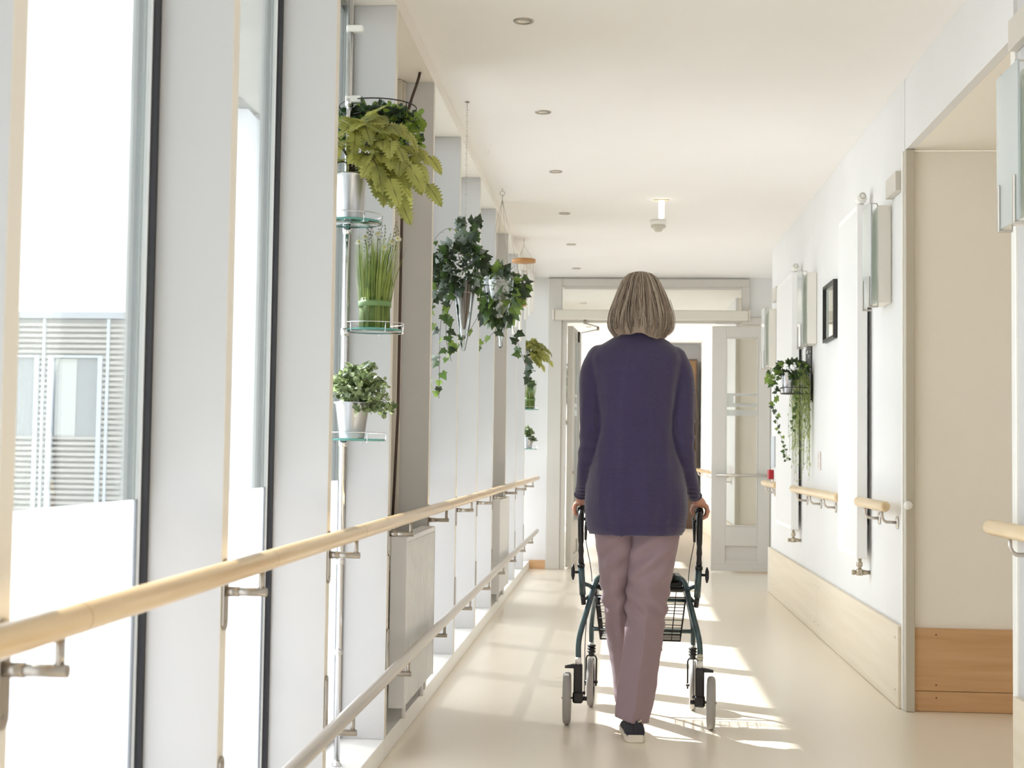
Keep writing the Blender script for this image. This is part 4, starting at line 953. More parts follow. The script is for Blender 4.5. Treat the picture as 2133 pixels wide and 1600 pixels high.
tail_plant(-0.60, 15.6, ZC, 'dark green hanging ivy seen through the open door left of the person')
tail_plant(-0.60, 18.2, ZC, 'hanging ivy farther beyond the open door, partly hidden by the person')
# left rails beyond the door
b = MB(); b.tube([(-0.70, y, ZU) for y in (13.7, 16, 18, 20.2)], 0.0205, 14); o = b.build('handrail', ASH); tag(o, 'wooden handrail on the left beyond the open door', 'handrail')
for k in range(12, 18): bracket(k, ZU, True, o)

# ------------------------------------------------------------------ outside the windows
struct(MB().box(-90, -1.3, -30, 120, -4.3, -4.2).build('ground', mat('paving', (140, 139, 136), rough=0.9, var=0.1, vscale=0.6)))
LOUV = mat('grey_wood_louvre', (196, 187, 178), rough=0.7, var=0.12, vscale=2, stretch=(0.3, 1, 6))
t = thing('louvred_building', 'low building with pale horizontal louvres and tall windows outside the nearest window', 'building', (0, 30, 0))
b = MB(); b.box(-24, -10.72, 0.12, 8, -4.2, 3.85); b.build('wall', mat('render_grey', (204, 200, 196), rough=0.9), t)
b = MB(); b.box(-24.2, -10.45, -0.1, 8.2, 3.86, 4.0); b.build('roof_edge', mat('roof_trim', (176, 176, 180), rough=0.6), t)
wins = [(-12.42, -11.20), (-14.3, -12.62), (-16.4, -14.6), (-18.6, -16.8)]
b = MB(); z = -4.1; i = 0
while z < 3.78:
    segs = [(-24.0, -10.72)]
    if 1.27 < z < 3.02:
        segs = []; xs = sorted(wins); prev = -24.0
        for a, c in xs: segs.append((prev, a)); prev = c
        segs.append((prev, -10.72))
    for a, c in segs: b.box(a, c, -0.02, 0.05, z, z+0.065)
    z += 0.118
b.build('louvres', LOUV, t)
for a, c in wins:
    f = MB(); f.box(a, a+0.12, -0.05, 0.10, -0.4, 3.05); f.box(c-0.10, c, -0.05, 0.10, -0.4, 3.05); f.box(a+0.12, c-0.10, -0.04, 0.10, 3.0, 3.05)
    fo = f.build('window_frame', mat('frame_white', (196, 198, 204), rough=0.5) if 'frame_white' not in bpy.data.materials else bpy.data.materials['frame_white'], t)
    p = MB(); p.box(a+0.12, c-0.10, 0.06, 0.08, 1.27, 3.0); p.build('window_pane', mat('dark_pane', (146, 146, 146), rough=0.1, spec=0.6) if 'dark_pane' not in bpy.data.materials else bpy.data.materials['dark_pane'], fo)
    q = MB(); q.box(a+0.14, a+0.62, 0.045, 0.055, 1.28, 2.98); q.build('curtain', mat('curtain', (196, 194, 188), rough=0.8) if 'curtain' not in bpy.data.materials else bpy.data.materials['curtain'], fo)
for x in (-12.52, -11.08): MB().box(x-0.03, x+0.03, -0.06, -0.021, -4.1, 3.85).build('trim_strip', bpy.data.materials['frame_white'], t)
t = thing('white_building', 'tall white rendered building with dark windows outside the second window', 'building', (-8, 40, 0))
b = MB(); b.box(-1.0, 0, -10.4, 40, -4.2, 8.4); b.build('wall', mat('white_render', (226, 226, 232), rough=0.9), t)
b = MB(); b.box(-1.2, 3.0, -11.4, 40, 8.41, 8.75)
for i in range(40): b.box(0.05, 3.0, -11.3+1.3*i, -10.7+1.3*i, 8.36, 8.4095)
b.build('roof_overhang', mat('grey_soffit', (150, 146, 140), rough=0.8), t)
for y in (-7.2, -2.5, 3, 9, 15):
    for z in (-2.6, 0.7, 4.2):
        f = MB(); f.box(-0.05, 0.05, y, y+1.5, z, z+2.1); fo = f.build('window_frame', bpy.data.materials['frame_white'], t)
        p = MB(); p.box(0.0, 0.06, y+0.08, y+1.42, z+0.08, z+2.02); p.build('window_pane', bpy.data.materials['dark_pane'], fo)

# ------------------------------------------------------------------ rollator
ro = thing('rollator', 'green-framed four-wheeled walking frame with grey wheels and wire basket, pushed by the person', 'walking frame', (0.0965, 5.50, 0), -R(2.7))
for s in (-1, 1):
    b = MB()
    b.tube(catmull([(s*.2335, 0.0, .255), (s*.2335, 0.0, .31), (s*.226, .008, .36), (s*.207, .035, .43), (s*.188, .07, .50), (s*.178, .10, .540), (s*.160, .13, .560), (s*.135, .145, .564)], 5), 0.0112, 14)
    b.build('rear_leg', GREEN, ro)
    b = MB(); b.tube(catmull([(s*.176, .115, .535), (s*.178, .22, .50), (s*.196, .34, .42), (s*.209, .41, .34), (s*.2105, .43, .262)], 5), 0.0105, 14)
    b.build('front_leg', GREEN, ro)
    b = MB(); b.tube([(s*.2275, .012, .615), (s*.222, .03, .50)], 0.0128, 16); b.tube([(s*.224, .025, .545), (s*.200, .05, .535), (s*.182, .085, .52)], 0.008, 10)
    b.tube([(s*.2225, .03, .502), (s*.213, .05, .48), (s*.19, .075, .50)], 0.006, 8)
    b.build('handle_socket', GREEN, ro)
    b = MB(); b.tube([(s*.222, .03, .50), (s*.218, .04, .462)], 0.0095, 12); b.build('tube_stub', BLACK, ro); b = MB(); b.tube([(s*.2277, .011, .608), (s*.2277, .0105, .622)], 0.0145, 16); b.build('socket_collar', BLACK, ro)
    # handle: ribbed upright, bend and grip
    up_ = [(s*.2277, .0105, .62)]; rr = [0.0105]
    for i in range(1, 13):
        q = i/12; up_.append((s*(.2277+.001*q), .0105-.028*q, .62+.155*q)); rr.append(0.0105+0.0012*math.sin(i*1.9) if i < 8 else 0.0118)
    b = MB(); b.tube(up_+[(s*.2285, -.018, .80), (s*.2285, -.008, .818), (s*.2285, .012, .827)], rr+[0.0125, 0.0125, 0.0125], 16); b.build('push_handle', BLACK, ro)
    b = MB(); b.tube([(s*.2285, .010, .826), (s*.2285, .02, .829), (s*.2285, .14, .832), (s*.2285, .148, .832)], [0.0155, 0.0165, 0.0165, 0.012], 18); b.build('grip', BLACKR, ro)
    b = MB(); b.tube([(s*.212, .13, .812), (s*.205, .08, .800), (s*.207, .01, .790), (s*.209, -.012, .76), (s*.2095, -.015, .715)], [0.004, .005, .006, .0065, .0045], 10); b.tube([(s*.2275, .0, .800), (s*.206, .0, .792)], 0.006, 10); b.build('brake_lever', BLACK, ro)
    b = MB(); b.tube(bez((s*.2095, -.014, .72), (s*.200, -.02, .66), (s*.188, .02, .62), (s*.188, .06, .55), 12), 0.0017, 6); b.build('brake_cable', BLACK, ro); b = MB(); b.tube(bez((s*.205, .03, .40), (s*.212, .02, .34), (s*.207, .0, .25), (s*.210, -.002, .10), 12), 0.0017, 6); b.build('brake_cable', BLACK, ro)
    b = MB(); b.tube([(s*.239, .012, .588), (s*.256, .012, .588)], 0.0055, 10)
    b.tube([(s*.2585, .012, .558), (s*.259, .012, .575), (s*.259, .012, .601), (s*.2585, .012, .618)], [0.003, .0075, .0075, .003], 12); b.build('clamp_knob', BLACK, ro)
    # rear wheel unit
    b = MB(); b.tube([(s*.2335, 0, .235), (s*.2335, 0, .262)], 0.0122, 16); b.build('white_collar', WHITEP, ro)
    b = MB(); b.box(min(s*.217, s*.2505), max(s*.217, s*.2505), -.016, .018, .125, .236, 0, .005); b.box(min(s*.214, s*.2535), max(s*.214, s*.2535), -.019, .021, .086, .13, 0, .006)
    b.lathe([(.008, -.010), (.0085, .010)], 12, (s*.208, 0.0, .103), 0, 'X'); b.tube([(s*.205, -.002, .125), (s*.215, -.002, .125)], .006, 10)
    b.build('wheel_carrier', BLACK, ro)
    b = MB(); pts = [(s*.2505, -.012, .235), (s*.2505, .014, .235), (s*.2505, .014, .219), (s*.2505, -.012, .219)]; pts2 = [(s*.285, -.010, .2275), (s*.285, .008, .2275), (s*.285, .008, .219), (s*.285, -.010, .219)]
    b.ring_loft([pts, pts2], sm=False); b.build('tip_pedal', BLACK, ro)
    def wheel(cx, cy, r, w, tilt, name):
        o = thing(name, None, None); o.parent = ro; o.location = (cx, cy, r+0.0005); o.rotation_euler = (0, 0, tilt)
        b = MB(); b.lathe([(r-.022, -w*.35), (r-.012, -w/2), (r-.004, -w*.40), (r, -w*.15), (r, w*.15), (r-.004, w*.40), (r-.012, w/2), (r-.022, w*.35)], 44, (0, 0, 0), 0, 'X', cap=False); b.build('tyre', TYRE, o)
        b = MB(); b.lathe([(.001, -w*.30), (.018, -w*.38), (.020, -w*.18), (r-.024, -w*.12), (r-.020, -w*.34), (r-.019, 0), (r-.020, w*.34), (r-.024, w*.12), (.020, w*.18), (.018, w*.38), (.001, w*.42)], 36, (0, 0, 0), 0, 'X', cap=False); b.build('hub', mat('hub_grey', (120, 118, 118), rough=0.5) if 'hub_grey' not in bpy.data.materials else bpy.data.materials['hub_grey'], o)
        return o
    wheel(s*.2775, 0.015, .1005, .031, -s*R(3), 'rear_wheel')
    b = MB(); b.lathe([(.005, -.03), (.005, .03)], 12, (s*.268, .015, .101), 0, 'X'); b.build('axle', STEEL, ro)
    # front castor
    b = MB(); b.tube([(s*.2105, .43, .250), (s*.2105, .43, .264)], .0115, 14); b.build('front_collar', WHITEP, ro)
    b = MB()
    for i, z in enumerate((.250, .238, .226)): b.lathe([(.012, z-.006), (.0175, z-.004), (.0175, z+.002), (.012, z+.004)], 18, (s*.2095, .43, 0))
    b.lathe([(.012, .205), (.014, .25)], 16, (s*.2095, .43, 0)); b.build('suspension', BLACK, ro)
    b = MB()
    for q in (-1, 1): b.tube([(s*.2105+q*.004, .43, .210), (s*.2105+q*.017, .432, .206), (s*.2105+q*.0215, .434, .195), (s*.2105+q*.0215, .425, .103), (s*.2105+q*.0215, .42, .085)], .0035, 8)
    b.tube([(s*.2105-.028, .42, .101), (s*.2105+.028, .42, .101)], .006, 10); b.build('fork', BLACK, ro)
    wheel(s*.2105, .42, .1005, .028, 0, 'front_wheel')
b = MB(); b.tube([(-.136, .145, .566), (.136, .145, .566)], .0165, 14); b.build('seat_front_bar', SEATM, ro)
b = MB(); b.box(-.158, .158, .15, .34, .548, .568, 0, .008); b.build('seat', SEATM, ro)
b = MB(); b.tube([(-.176, .13, .522), (.176, .13, .522)], .010, 12); b.box(-.165, .165, .14, .30, .528, .546, 0, .004); b.build('seat_support_bar', BLACK, ro)
b = MB(); b.tube([(-.205, .405, .322), (.205, .405, .322)], .009, 12); b.tube([(-.185, .30, .46), (.185, .30, .46)], .008, 12); b.build('cross_bar', GREEN, ro)
# wire basket
b = MB(); wr = .0017
def rect(z, hx, y0, y1, r): b.tube([(-hx, y0, z), (hx, y0, z), (hx, y1, z), (-hx, y1, z), (-hx, y0, z)], r, 6)
for i, (z, hx, y0, y1, r) in enumerate(((.488, .180, .13, .37, .0028), (.448, .175, .135, .365, wr), (.435, .174, .135, .365, wr), (.398, .170, .14, .362, wr), (.352, .163, .145, .36, wr), (.340, .162, .145, .36, wr), (.328, .160, .145, .36, wr), (.316, .158, .147, .36, wr))): rect(z, hx, y0, y1, r)
for i in range(10):
    x = -1+2*i/9
    for (ya, yb) in ((.13, .147), (.37, .36)): b.tube([(x*.18, ya, .488), (x*.158, yb, .314)], wr, 5)
    b.tube([(x*.158, .147, .314), (x*.158, .36, .314)], wr, 5)
for i in range(7):
    q = i/6; 
    for s in (-1, 1): b.tube([(s*.18, .13+.24*q, .488), (s*.158, .147+.213*q, .314)], wr, 5)
    b.tube([(-.158, .147+.213*q, .314), (.158, .147+.213*q, .314)], wr, 5)
for s in (-1, 1):
    b.tube([(s*.18, .13, .488), (s*.176, .13, .52)], .003, 6); b.tube([(s*.085, .147, .314), (s*.086, .15, .275)], .0022, 6)
b.build('wire_basket', DARKM, ro)
# round badge on the right leg
bd = MB(); bd.lathe([(.001, -.0012), (.0125, -.0012), (.0128, .0), (.001, .0)], 28, (.2335, -.0125, .276), 0, 'Y')
badge = bd.build('round_badge', mat('badge_cream', (226, 220, 198), rough=0.4), ro)
bd = MB(); bd.torus((.2335, -.0138, .276), .0096, .0006, 24, 5, 0, 'Y'); bd.box(.2331, .2339, -.0142, -.0137, .270, .282); bd.box(.2290, .2380, -.0142, -.0137, .2756, .2766)
bd.tube([(.2300, -.0138, .2725), (.2285, -.0138, .276), (.2300, -.0138, .2795)], .0005, 5); bd.tube([(.2370, -.0138, .2725), (.2385, -.0138, .276), (.2370, -.0138, .2795)], .0005, 5)
bd.build('badge_mark', mat('badge_ink', (66, 72, 62), rough=0.5), badge)

# ------------------------------------------------------------------ person
SKIN = mat('skin', (206, 150, 128), rough=0.5, subs=0.15, var=0.08, vscale=30)
KNIT = mat('navy_violet_knit', (60, 49, 87), rough=0.85, sheen=0.35, var=0.10, vscale=70, bump=0.35, bscale=420, stretch=(1, 1, 2.2))
CLOTH = mat('mauve_trousers', (150, 127, 135), rough=0.75, sheen=0.15, bump=0.12, bscale=500)
HAIR = [mat('hair_mid', (156, 137, 121), rough=0.42), mat('hair_light', (204, 190, 172), rough=0.4), mat('hair_dark', (94, 78, 66), rough=0.45)]
for hm in HAIR: hm.node_tree.nodes['Principled BSDF'].inputs['Anisotropic'].default_value = 0.5
def ring(c, hx, hy, n=32, p=2.0, rot=0.0, tilt=0.0):
    out = []
    for j in range(n):
        a = 2*math.pi*j/n; ca, sa = math.cos(a), math.sin(a)
        x = hx*math.copysign(abs(ca)**(2/p), ca); y = hy*math.copysign(abs(sa)**(2/p), sa)
        out.append(Vector((c[0]+x*math.cos(rot)-y*math.sin(rot), c[1]+x*math.sin(rot)+y*math.cos(rot), c[2]+x*tilt)))
    return out
def remeshed(mb, name, mats, parent, voxel, smooth=3, disp=None, factor=0.5):
    o = mb.build(name+'_tmp', mats); 
    m = o.modifiers.new('r', 'REMESH'); m.mode = 'VOXEL'; m.voxel_size = voxel; m.use_smooth_shade = True
    if smooth:
        sm = o.modifiers.new('s', 'SMOOTH'); sm.factor = factor; sm.iterations = smooth
    dg = bpy.context.evaluated_depsgraph_get(); dg.update()
    me = bpy.data.meshes.new_from_object(o.evaluated_get(dg)); me.name = name
    bpy.data.objects.remove(o)
    if disp:
        nn = [v.normal.copy() for v in me.vertices]
        for v, n_ in zip(me.vertices, nn): v.co = v.co + n_*disp(v.co, n_)
        me.update()
    for p in me.polygons: p.use_smooth = True
    if not me.materials:
        me.materials.append(mats if not isinstance(mats, list) else mats[0])
    q = bpy.data.objects.new(name, me); COL.objects.link(q)
    if parent is not None: q.parent = parent
    return q
WL, WR = Vector((-0.133, 5.462, 0.882)), Vector((0.306, 5.458, 0.882))
ARML = [(-0.055, 5.365, 1.425), (-0.092, 5.36, 1.35), (-0.099, 5.345, 1.23), (-0.101, 5.33, 1.11), (-0.112, 5.375, 0.99), tuple(WL)]
ARMR = [(0.208, 5.365, 1.425), (0.243, 5.36, 1.35), (0.249, 5.345, 1.23), (0.254, 5.33, 1.11), (0.273, 5.372, 0.99), tuple(WR)]
# body
b = MB()
b.ring_loft([ring(c, hx, hy) for c, hx, hy in (((.08, 5.36, .80), .12, .09), ((.08, 5.36, .92), .15, .11), ((.077, 5.35, 1.10), .115, .085), ((.077, 5.355, 1.25), .13, .095), ((.077, 5.36, 1.38), .15, .09), ((.08, 5.36, 1.43), .12, .065), ((.083, 5.36, 1.465), .058, .052), ((.086, 5.365, 1.54), .048, .052), ((.088, 5.37, 1.58), .045, .05))])
b.ball((.089, 5.372, 1.622), 1.0, 24, 18, sc=(.072, .092, .108)); b.ball((.089, 5.405, 1.565), 1.0, 20, 14, sc=(.052, .058, .062))
b.tube([(.089, 5.455, 1.625), (.089, 5.472, 1.600), (.089, 5.482, 1.583), (.089, 5.468, 1.574)], [.008, .011, .014, .008], 10)      # nose
b.ball((.089, 5.456, 1.548), 1.0, 12, 8, sc=(.022, .010, .006)); b.ball((.089, 5.455, 1.538), 1.0, 12, 8, sc=(.019, .010, .006))      # lips
for s in (-1, 1):
    b.ball((.089+s*.073, 5.368, 1.605), 1.0, 12, 8, sc=(.012, .022, .032)); b.ball((.089+s*.030, 5.452, 1.640), 1.0, 12, 8, sc=(.018, .010, .006))
for A in (ARML, ARMR): b.tube(catmull(A, 4), [0.036]*4+[0.032]*4+[0.027]*4+[0.023]*4+[0.021]*3+[0.020]*2, 16)
for s, path in ((-1, [(.0, 5.375, .85), (-.002, 5.40, .738), (.006, 5.43, .577), (.020, 5.475, .429), (.030, 5.56, .301), (.048, 5.655, .154), (.058, 5.69, .06)]), (1, [(.155, 5.37, .85), (.140, 5.38, .632), (.126, 5.38, .48), (.112, 5.35, .347), (.097, 5.325, .276), (.088, 5.29, .15), (.082, 5.265, .075)])):
    P = catmull(path, 5); N = len(P); b.tube(P, [0.056-0.026*(i/(N-1))**0.8 for i in range(N)], 16)
b.ball((.061, 5.74, .045), 1.0, 14, 10, sc=(.033, .09, .028)); b.ball((.081, 5.30, .050), 1.0, 14, 10, sc=(.033, .085, .030))
def hand(W, gx, gy, gz, s):
    """s=-1 left hand (fingers on the outer, negative side), s=+1 right hand"""
    out = s
    b.tube([W, W.lerp(Vector((gx+out*.006, gy-.045, gz+.036)), .6), (gx+out*.006, gy-.035, gz+.032)], [.021, .020, .019], 14)
    rings = []
    for (y, hx, hz, dz, dx) in ((-.052, .017, .014, .040, 0), (-.035, .023, .0135, .034, .003), (-.012, .028, .0125, .0285, .005), (.012, .030, .0115, .0270, .006), (.030, .028, .010, .0265, .006), (.038, .022, .007, .0255, .006)):
        c = Vector((gx+out*dx, gy+y, gz+dz)); rings.append([c+Vector((hx*math.cos(2*math.pi*j/16), 0, hz*math.sin(2*math.pi*j/16)-out*hx*math.cos(2*math.pi*j/16)*.22)) for j in range(16)])
    b.ring_loft(rings)
    for i, (y, L) in enumerate(((-.036, .90), (-.014, 1.02), (.009, 1.05), (.031, .98))):
        Y = gy+y; r0 = (.0078, .0086, .0088, .0085)[i]
        b.tube([(gx+out*.014, Y-.002, gz+.029), (gx+out*.027, Y, gz+.021*L), (gx+out*.0315*L, Y+.001, gz+.002), (gx+out*.027, Y+.001, gz-.017*L), (gx+out*.010, Y+.001, gz-.0265*L), (gx-out*.004, Y, gz-.0255*L)], [r0, r0*1.06, r0*.97, r0*.96, r0*.88, r0*.7], 12)
    b.tube([(gx-out*.008, gy-.035, gz+.033), (gx-out*.024, gy-.015, gz+.020), (gx-out*.0275, gy+.010, gz+.004), (gx-out*.022, gy+.030, gz-.008), (gx-out*.016, gy+.038, gz-.014)], [.0125, .0110, .0100, .0090, .006], 12)
# grip centres in world space
def rw(x, y): a = -R(2.7); return (0.0965+x*math.cos(a)-y*math.sin(a), 5.50+x*math.sin(a)+y*math.cos(a))
GLx, GLy = rw(-.2285, .055); GRx, GRy = rw(.2285, .055)
hand(WL, GLx, GLy, .830, -1); hand(WR, GRx, GRy, .830, 1)
person = remeshed(b, 'person', SKIN, None, 0.0036, 4)
tag(person, 'person with grey-brown bob, navy cardigan and mauve trousers, walking away behind the walking frame', 'person')
# face details
for s in (-1, 1):
    e = MB(); e.ball((.089+s*.030, 5.4535, 1.628), 1.0, 14, 10, sc=(.0120, .0065, .0055)); eo = e.build('eye', mat('eye_white', (236, 232, 226), rough=0.2) if 'eye_white' not in bpy.data.materials else bpy.data.materials['eye_white'], person)
    e = MB(); e.ball((.089+s*.030, 5.4590, 1.628), 1.0, 12, 8, sc=(.0048, .0020, .0048)); e.build('iris', mat('iris', (66, 84, 96), rough=0.2) if 'iris' not in bpy.data.materials else bpy.data.materials['iris'], eo)
    e = MB(); e.tube([(.089+s*.014, 5.463, 1.648), (.089+s*.030, 5.464, 1.653), (.089+s*.047, 5.456, 1.648)], [.002, .003, .0015], 8); e.build('eyebrow', HAIR[2], person)
e = MB(); e.tube([(.068, 5.461, 1.5435), (.080, 5.4675, 1.545), (.089, 5.4685, 1.5435), (.098, 5.4675, 1.545), (.110, 5.461, 1.5435)], [.001, .0035, .004, .0035, .001], 8); e.build('lips', mat('lips', (176, 104, 96), rough=0.4), person)

# cardigan
b = MB()
T = [((.078, 5.372, .748), .168, .140), ((.078, 5.372, .765), .178, .145), ((.079, 5.370, .80), .188, .148), ((.080, 5.366, .842), .193, .148), ((.080, 5.360, .914), .191, .142), ((.077, 5.35, .987), .178, .128),
     ((.075, 5.348, 1.06), .158, .112), ((.075, 5.346, 1.132), .142, .102), ((.076, 5.348, 1.205), .144, .105), ((.076, 5.352, 1.29), .158, .112), ((.076, 5.356, 1.36), .172, .112), ((.076, 5.358, 1.405), .178, .102), ((.077, 5.358, 1.43), .172, .093), ((.078, 5.358, 1.455), .150, .082), ((.079, 5.36, 1.478), .118, .072), ((.081, 5.36, 1.498), .082, .064), ((.084, 5.36, 1.512), .062, .060), ((.085, 5.36, 1.522), .056, .057)]
b.ring_loft([ring(c, hx, hy, 40, 2.25) for c, hx, hy in T])
for A, s in ((ARML, -1), (ARMR, 1)):
    P = catmull(A[:-1]+[tuple(Vector(A[-1])+Vector((0, -.004, .008)))], 5); N = len(P); rr = []
    for i in range(N):
        q = i/(N-1); rr.append(0.050*(1-q)+0.0265*q + 0.006*math.sin(math.pi*q)*(1-q))
    b.tube(P, rr, 22); b.ball(P[1], 0.052, 16, 12)
def knit_disp(co, n_):
    if n_.z < -0.8: return 0
    k = 0.0
    z = co.z; x = co.x
    k += 0.009*noise.noise(Vector((x*16, co.y*9, z*3.0)))*(1 if z < 1.35 else .4)
    k += 0.0022*noise.noise(Vector((x*34+5, co.y*20, z*9)))
    if 0.98 < z < 1.02 and abs(x-.078) < .2: k += 0.0012*math.exp(-((z-1.0)/.008)**2)
    for A, s in ((ARML, -1), (ARMR, 1)):
        if (x-.077)*s > .15 and 0.95 < z < 1.2: k += 0.0025*math.sin(z*95+x*30)*math.exp(-((z-1.09)/.06)**2)
        if (x-.077)*s > .17 and z < .93: k += 0.0012*math.sin(z*420)
    if z < .785: k += 0.0018
    return k
card = remeshed(b, 'cardigan', KNIT, person, 0.0055, 5, knit_disp)
# rolled hem, cuffs and seams
e = MB(); 
for A, s in ((ARML, -1), (ARMR, 1)):
    d = (Vector(A[-1])-Vector(A[-2])).normalized(); c = Vector(A[-1])+Vector((0, -.004, .008)); u = d.orthogonal().normalized(); w = d.cross(u)
    pts = [c-d*.001+(u*math.cos(a)+w*math.sin(a))*.0232 for a in [2*math.pi*i/24 for i in range(25)]]
    e.tube(pts, .0036, 8)
e.build('cuff_edge', KNIT, person)

# trousers
def interp(tab, z):
    if z >= tab[0][0]: return tab[0][1:]
    for a, c in zip(tab, tab[1:]):
        if a[0] >= z >= c[0]:
            q = (a[0]-z)/(a[0]-c[0]); q2 = q*q*(3-2*q) if False else q
            return [p+(r_-p)*q2 for p, r_ in zip(a[1:], c[1:])]
    return tab[-1][1:]
#         z      xl     xr    yc   half-depth
LT = [(.95, -.070, .080, 5.365, .080), (.80, -.078, .078, 5.372, .088), (.738, -.078, .078, 5.383, .092), (.577, -.056, .064, 5.425, .080), (.50, -.047, .070, 5.445, .072), (.429, -.035, .074, 5.475, .068), (.301, -.023, .082, 5.56, .064), (.154, -.003, .098, 5.655, .062), (.060, .006, .110, 5.705, .066)]
RT = [(.95, .075, .225, 5.365, .080), (.80, .070, .238, 5.37, .088), (.748, .056, .2475, 5.375, .098), (.632, .050, .229, 5.38, .088), (.525, .0475, .2085, 5.385, .078), (.48, .0495, .2035, 5.385, .073), (.418, .0485, .196, 5.375, .068), (.347, .0395, .185, 5.35, .064), (.276, .031, .175, 5.325, .062), (.205, .0215, .164, 5.30, .061), (.152, .0165, .157, 5.285, .062), (.080, .0085, .139, 5.272, .064), (.072, .008, .1385, 5.271, .064)]
b = MB()
for tab, zb, zlow, isR in ((LT, .95, .060, False), (RT, .95, .072, True)):
    rings = []; NR = 110; n = 64
    for i in range(NR+1):
        z = zb+(zlow-zb)*i/NR; xl, xr, yc, hd = interp(tab, z); cx, hx = (xl+xr)/2, (xr-xl)/2; rg = []
        for j in range(n):
            a = 2*math.pi*j/n; ca, sa = math.cos(a), math.sin(a)
            p_ = 2.15-(.72*min(1, max(0, (.60-z)/.22)) if sa < 0 else 0)
            x = hx*math.copysign(abs(ca)**(2/p_), ca); y = hd*math.copysign(abs(sa)**(2/p_), sa)
            # pressed crease along the back and front
            back = max(0, -sa)**14; front = max(0, sa)**14
            low = min(1, max(0, (.55-z)/.2))
            y += -back*.016*low + front*.012*low
            cxx = cx + (-.004 if isR else 0)
            P = Vector((cxx+x, yc+y, z))
            nr = Vector((ca, sa, 0))
            f = 0
            kz = math.exp(-((z-(.49 if isR else .50))/.085)**2)
            f += 0.0085*kz*math.sin((z*1.0+x*(.9 if isR else -.7))*95+1.1)*(0.6+.4*noise.noise(Vector((x*12, z*6, 3))))
            f += 0.0070*math.exp(-((z-.66)/.10)**2)*math.sin((z-x*.8)*70)*max(0, -sa)
            f += 0.0080*noise.noise(Vector((x*14+(7 if isR else 0), y*10, z*7)))*(0.4+.6*min(1, z/.4))
            f += 0.0035*noise.noise(Vector((x*30, y*20, z*22+4)))
            P += nr*f
            if z < .2 and isR: P.z += -0.010*(x/hx)*min(1, (.2-z)/.12)*1.0   # hem slopes down to the right
            rg.append(P)
        rings.append(rg)
    b.ring_loft(rings, 0, cap=True)
b.build('trousers', CLOTH, person)

# shoes
CANV = mat('black_canvas', (50, 50, 58), rough=0.85, bump=0.25, bscale=600); SOLE = mat('white_sole', (226, 218, 204), rough=0.6); PIPE = mat('cream_piping', (222, 212, 190), rough=0.6)
def shoe(hx_, hy_, hz_, ang, pitch, name='shoe'):
    t = thing(name, None, None); t.parent = person; t.location = (hx_, hy_, hz_); t.rotation_euler = (pitch, 0, ang)
    # local: heel at y=0, toe at y=.25
    prof = [(0.0, .026, .0), (.010, .034, 1), (.04, .039, 1), (.09, .037, 1), (.15, .043, 1), (.20, .043, 1), (.235, .032, 1), (.25, .014, 1)]
    def outline(k, z0):
        L = [(-w*k, y) for y, w, _ in prof]; Rr = [(w*k, y) for y, w, _ in reversed(prof)]
        return [Vector((x, y, z0)) for x, y in L+Rr]
    s = MB(); s.ring_loft([outline(.94, 0), outline(1.03, .006), outline(1.05, .024), outline(1.0, .027)], sm=False); so = s.build('sole', SOLE, t)
    u = MB(); n = 22; rings = []
    for y, w, zt, zo in ((.002, .030, .072, 0), (.010, .0335, .078, 0), (.035, .0375, .075, 0), (.07, .036, .068, 0), (.11, .038, .068, 0), (.15, .042, .060, 0), (.19, .042, .050, 0), (.225, .034, .040, 0), (.246, .016, .030, 0)):
        rg = []
        for j in range(n):
            a = math.pi*j/(n-1); ca, sa = math.cos(a), math.sin(a)
            rg.append(Vector((w*math.copysign(abs(ca)**.8, ca)*(1-.28*sa*sa*(1 if y < .12 else .3)), y, .022+(zt-.022)*max(0, sa)**.62)))
        rings.append(rg)
    u.ring_loft(rings, 0, cap=True, closed=True); u.build('upper', CANV, t)
    for s2 in (-1, 1):
        p = MB(); p.tube([Vector((s2*.0255*math.cos(a), .040+.0405*math.sin(a), .0755+.003*math.cos(2*a))) for a in [R(-68)+R(150)*i/16 for i in range(17)]], .0024, 8); p.build('piping', PIPE, t)
    p = MB(); p.box(-.008, .008, -.001, .004, .030, .078, 0, .002); p.build('heel_tab', CANV, t)
    return t
shoe(.0815, 5.205, .0015, R(4), R(0), 'shoe'); shoe(.058, 5.70, .001, R(-3), R(3), 'shoe')

# hair
HC = Vector((.0895, 5.352, 0))
prof = [(1.7435, .006), (1.742, .022), (1.735, .042), (1.725, .056), (1.705, .072), (1.679, .084), (1.650, .097), (1.624, .107), (1.595, .118), (1.569, .1255), (1.545, .1285), (1.525, .126), (1.510, .117), (1.500, .104)]
def hr(z):
    for a, c in zip(prof, prof[1:]):
        if a[0] >= z >= c[0]:
            q = (a[0]-z)/(a[0]-c[0]); return a[1]+(c[1]-a[1])*q
    return prof[-1][1] if z < prof[-1][0] else prof[0][1]
def hp(a, q, inset=0.0):
    """a: azimuth (0=+x, -90 deg = back), q 0 crown .. 1 hem"""
    zh = 1.503+0.007*math.sin(3*a+1)+0.004*math.sin(7*a)
    if math.sin(a) < -0.3: zh -= 0.006
    if math.cos(a) > 0.6: zh -= 0.006
    z = 1.7435-(1.7435-zh)*q**1.35
    r = hr(z)-inset
    r += 0.0035*noise.noise(Vector((math.cos(a)*3, math.sin(a)*3, z*3)))
    ry = 1.0 if math.sin(a) > 0 else 0.93
    sx_ = 0.97
    top = max(0, (z-1.66)/.08)
    return Vector((HC.x+r*sx_*math.cos(a)-0.003*top, HC.y+r*ry*math.sin(a)+(0.004 if math.sin(a) < 0 else 0), z-inset*.3))
sh = MB(); rings = []
NA = 60
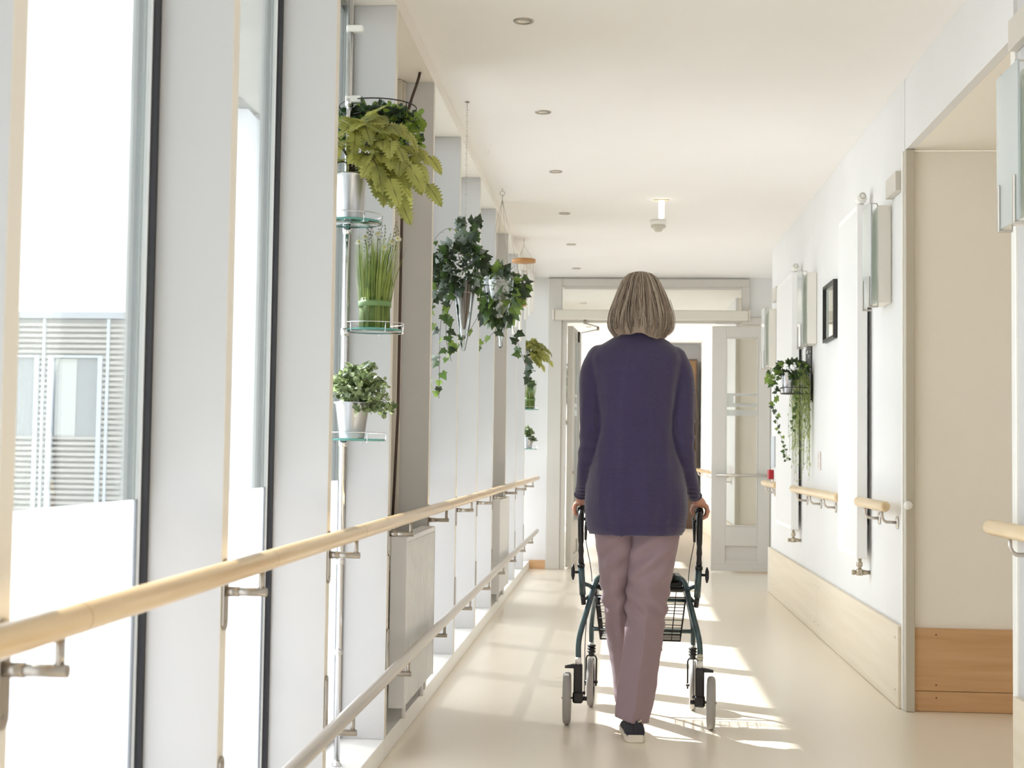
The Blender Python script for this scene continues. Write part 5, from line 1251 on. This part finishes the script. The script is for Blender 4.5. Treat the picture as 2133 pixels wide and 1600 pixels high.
def opening(a, q): # face opening in front
    d = abs(math.atan2(math.sin(a-math.pi/2), math.cos(a-math.pi/2)))
    return d < R(42) and q > 0.36
n_ang = [R(90)+R(40)+(2*math.pi-R(80))*i/NA for i in range(NA+1)]
for i in range(31):
    rings.append([hp(a, max(.001, i/30), .006) for a in n_ang])
sh.ring_loft(rings, 0, cap=False, closed=False)
rings = []
fr_ang = [R(50)+R(80)*i/16 for i in range(17)]
for i in range(12): rings.append([hp(a, max(.001, i/30), .006) for a in fr_ang])
sh.ring_loft(rings, 0, cap=False, closed=False)
sh.nofix = True
hair = sh.build('hair', HAIR, person)
st = MB(); hrn = random.Random(11)
for i in range(2600):
    a = hrn.uniform(0, 2*math.pi); inset = hrn.uniform(-.0035, .005); q0 = 0.0 if hrn.random() < .6 else hrn.uniform(0, .35); q1 = hrn.uniform(.93, 1.01)
    if abs(math.atan2(math.sin(a-math.pi/2), math.cos(a-math.pi/2))) < R(44): q1 = hrn.uniform(.33, .40)
    cl = math.floor(a*9+hrn.uniform(-.35, .35)); ph = (cl*2.399) % 6.28
    amp = .05+.05*((cl*0.618) % 1)
    pts = []
    M_ = 12
    for k in range(M_+1):
        q = q0+(q1-q0)*k/M_
        aa = a+amp*math.sin(q*4.2+ph)*q+0.012*math.sin(q*13+i)
        p = hp(aa, max(.002, q), inset+(.004*max(0, (q-.9)/.1)))
        p += Vector((math.cos(aa), math.sin(aa), 0))*(.004*math.sin(ph*3+q*5)*q)
        pts.append(p)
    w = hrn.uniform(.0007, .0013)
    st.tube(pts, [w]*(M_-2)+[w*.8, w*.5, w*.2], 3, hrn.choices((0, 1, 2), (5, 3, 2))[0], cap=False)
for i in range(14):   # a few flyaway strands on the right
    a = R(-10)+hrn.uniform(-.3, .3); pts = [hp(a, q, -.003-.008*math.sin(math.pi*q)) for q in (.55, .65, .75, .85, .95, 1.0)]
    st.tube(catmull(pts, 3), .0005, 3, 1, cap=False)
st.nofix = True
st.build('hair_strands', HAIR, hair)
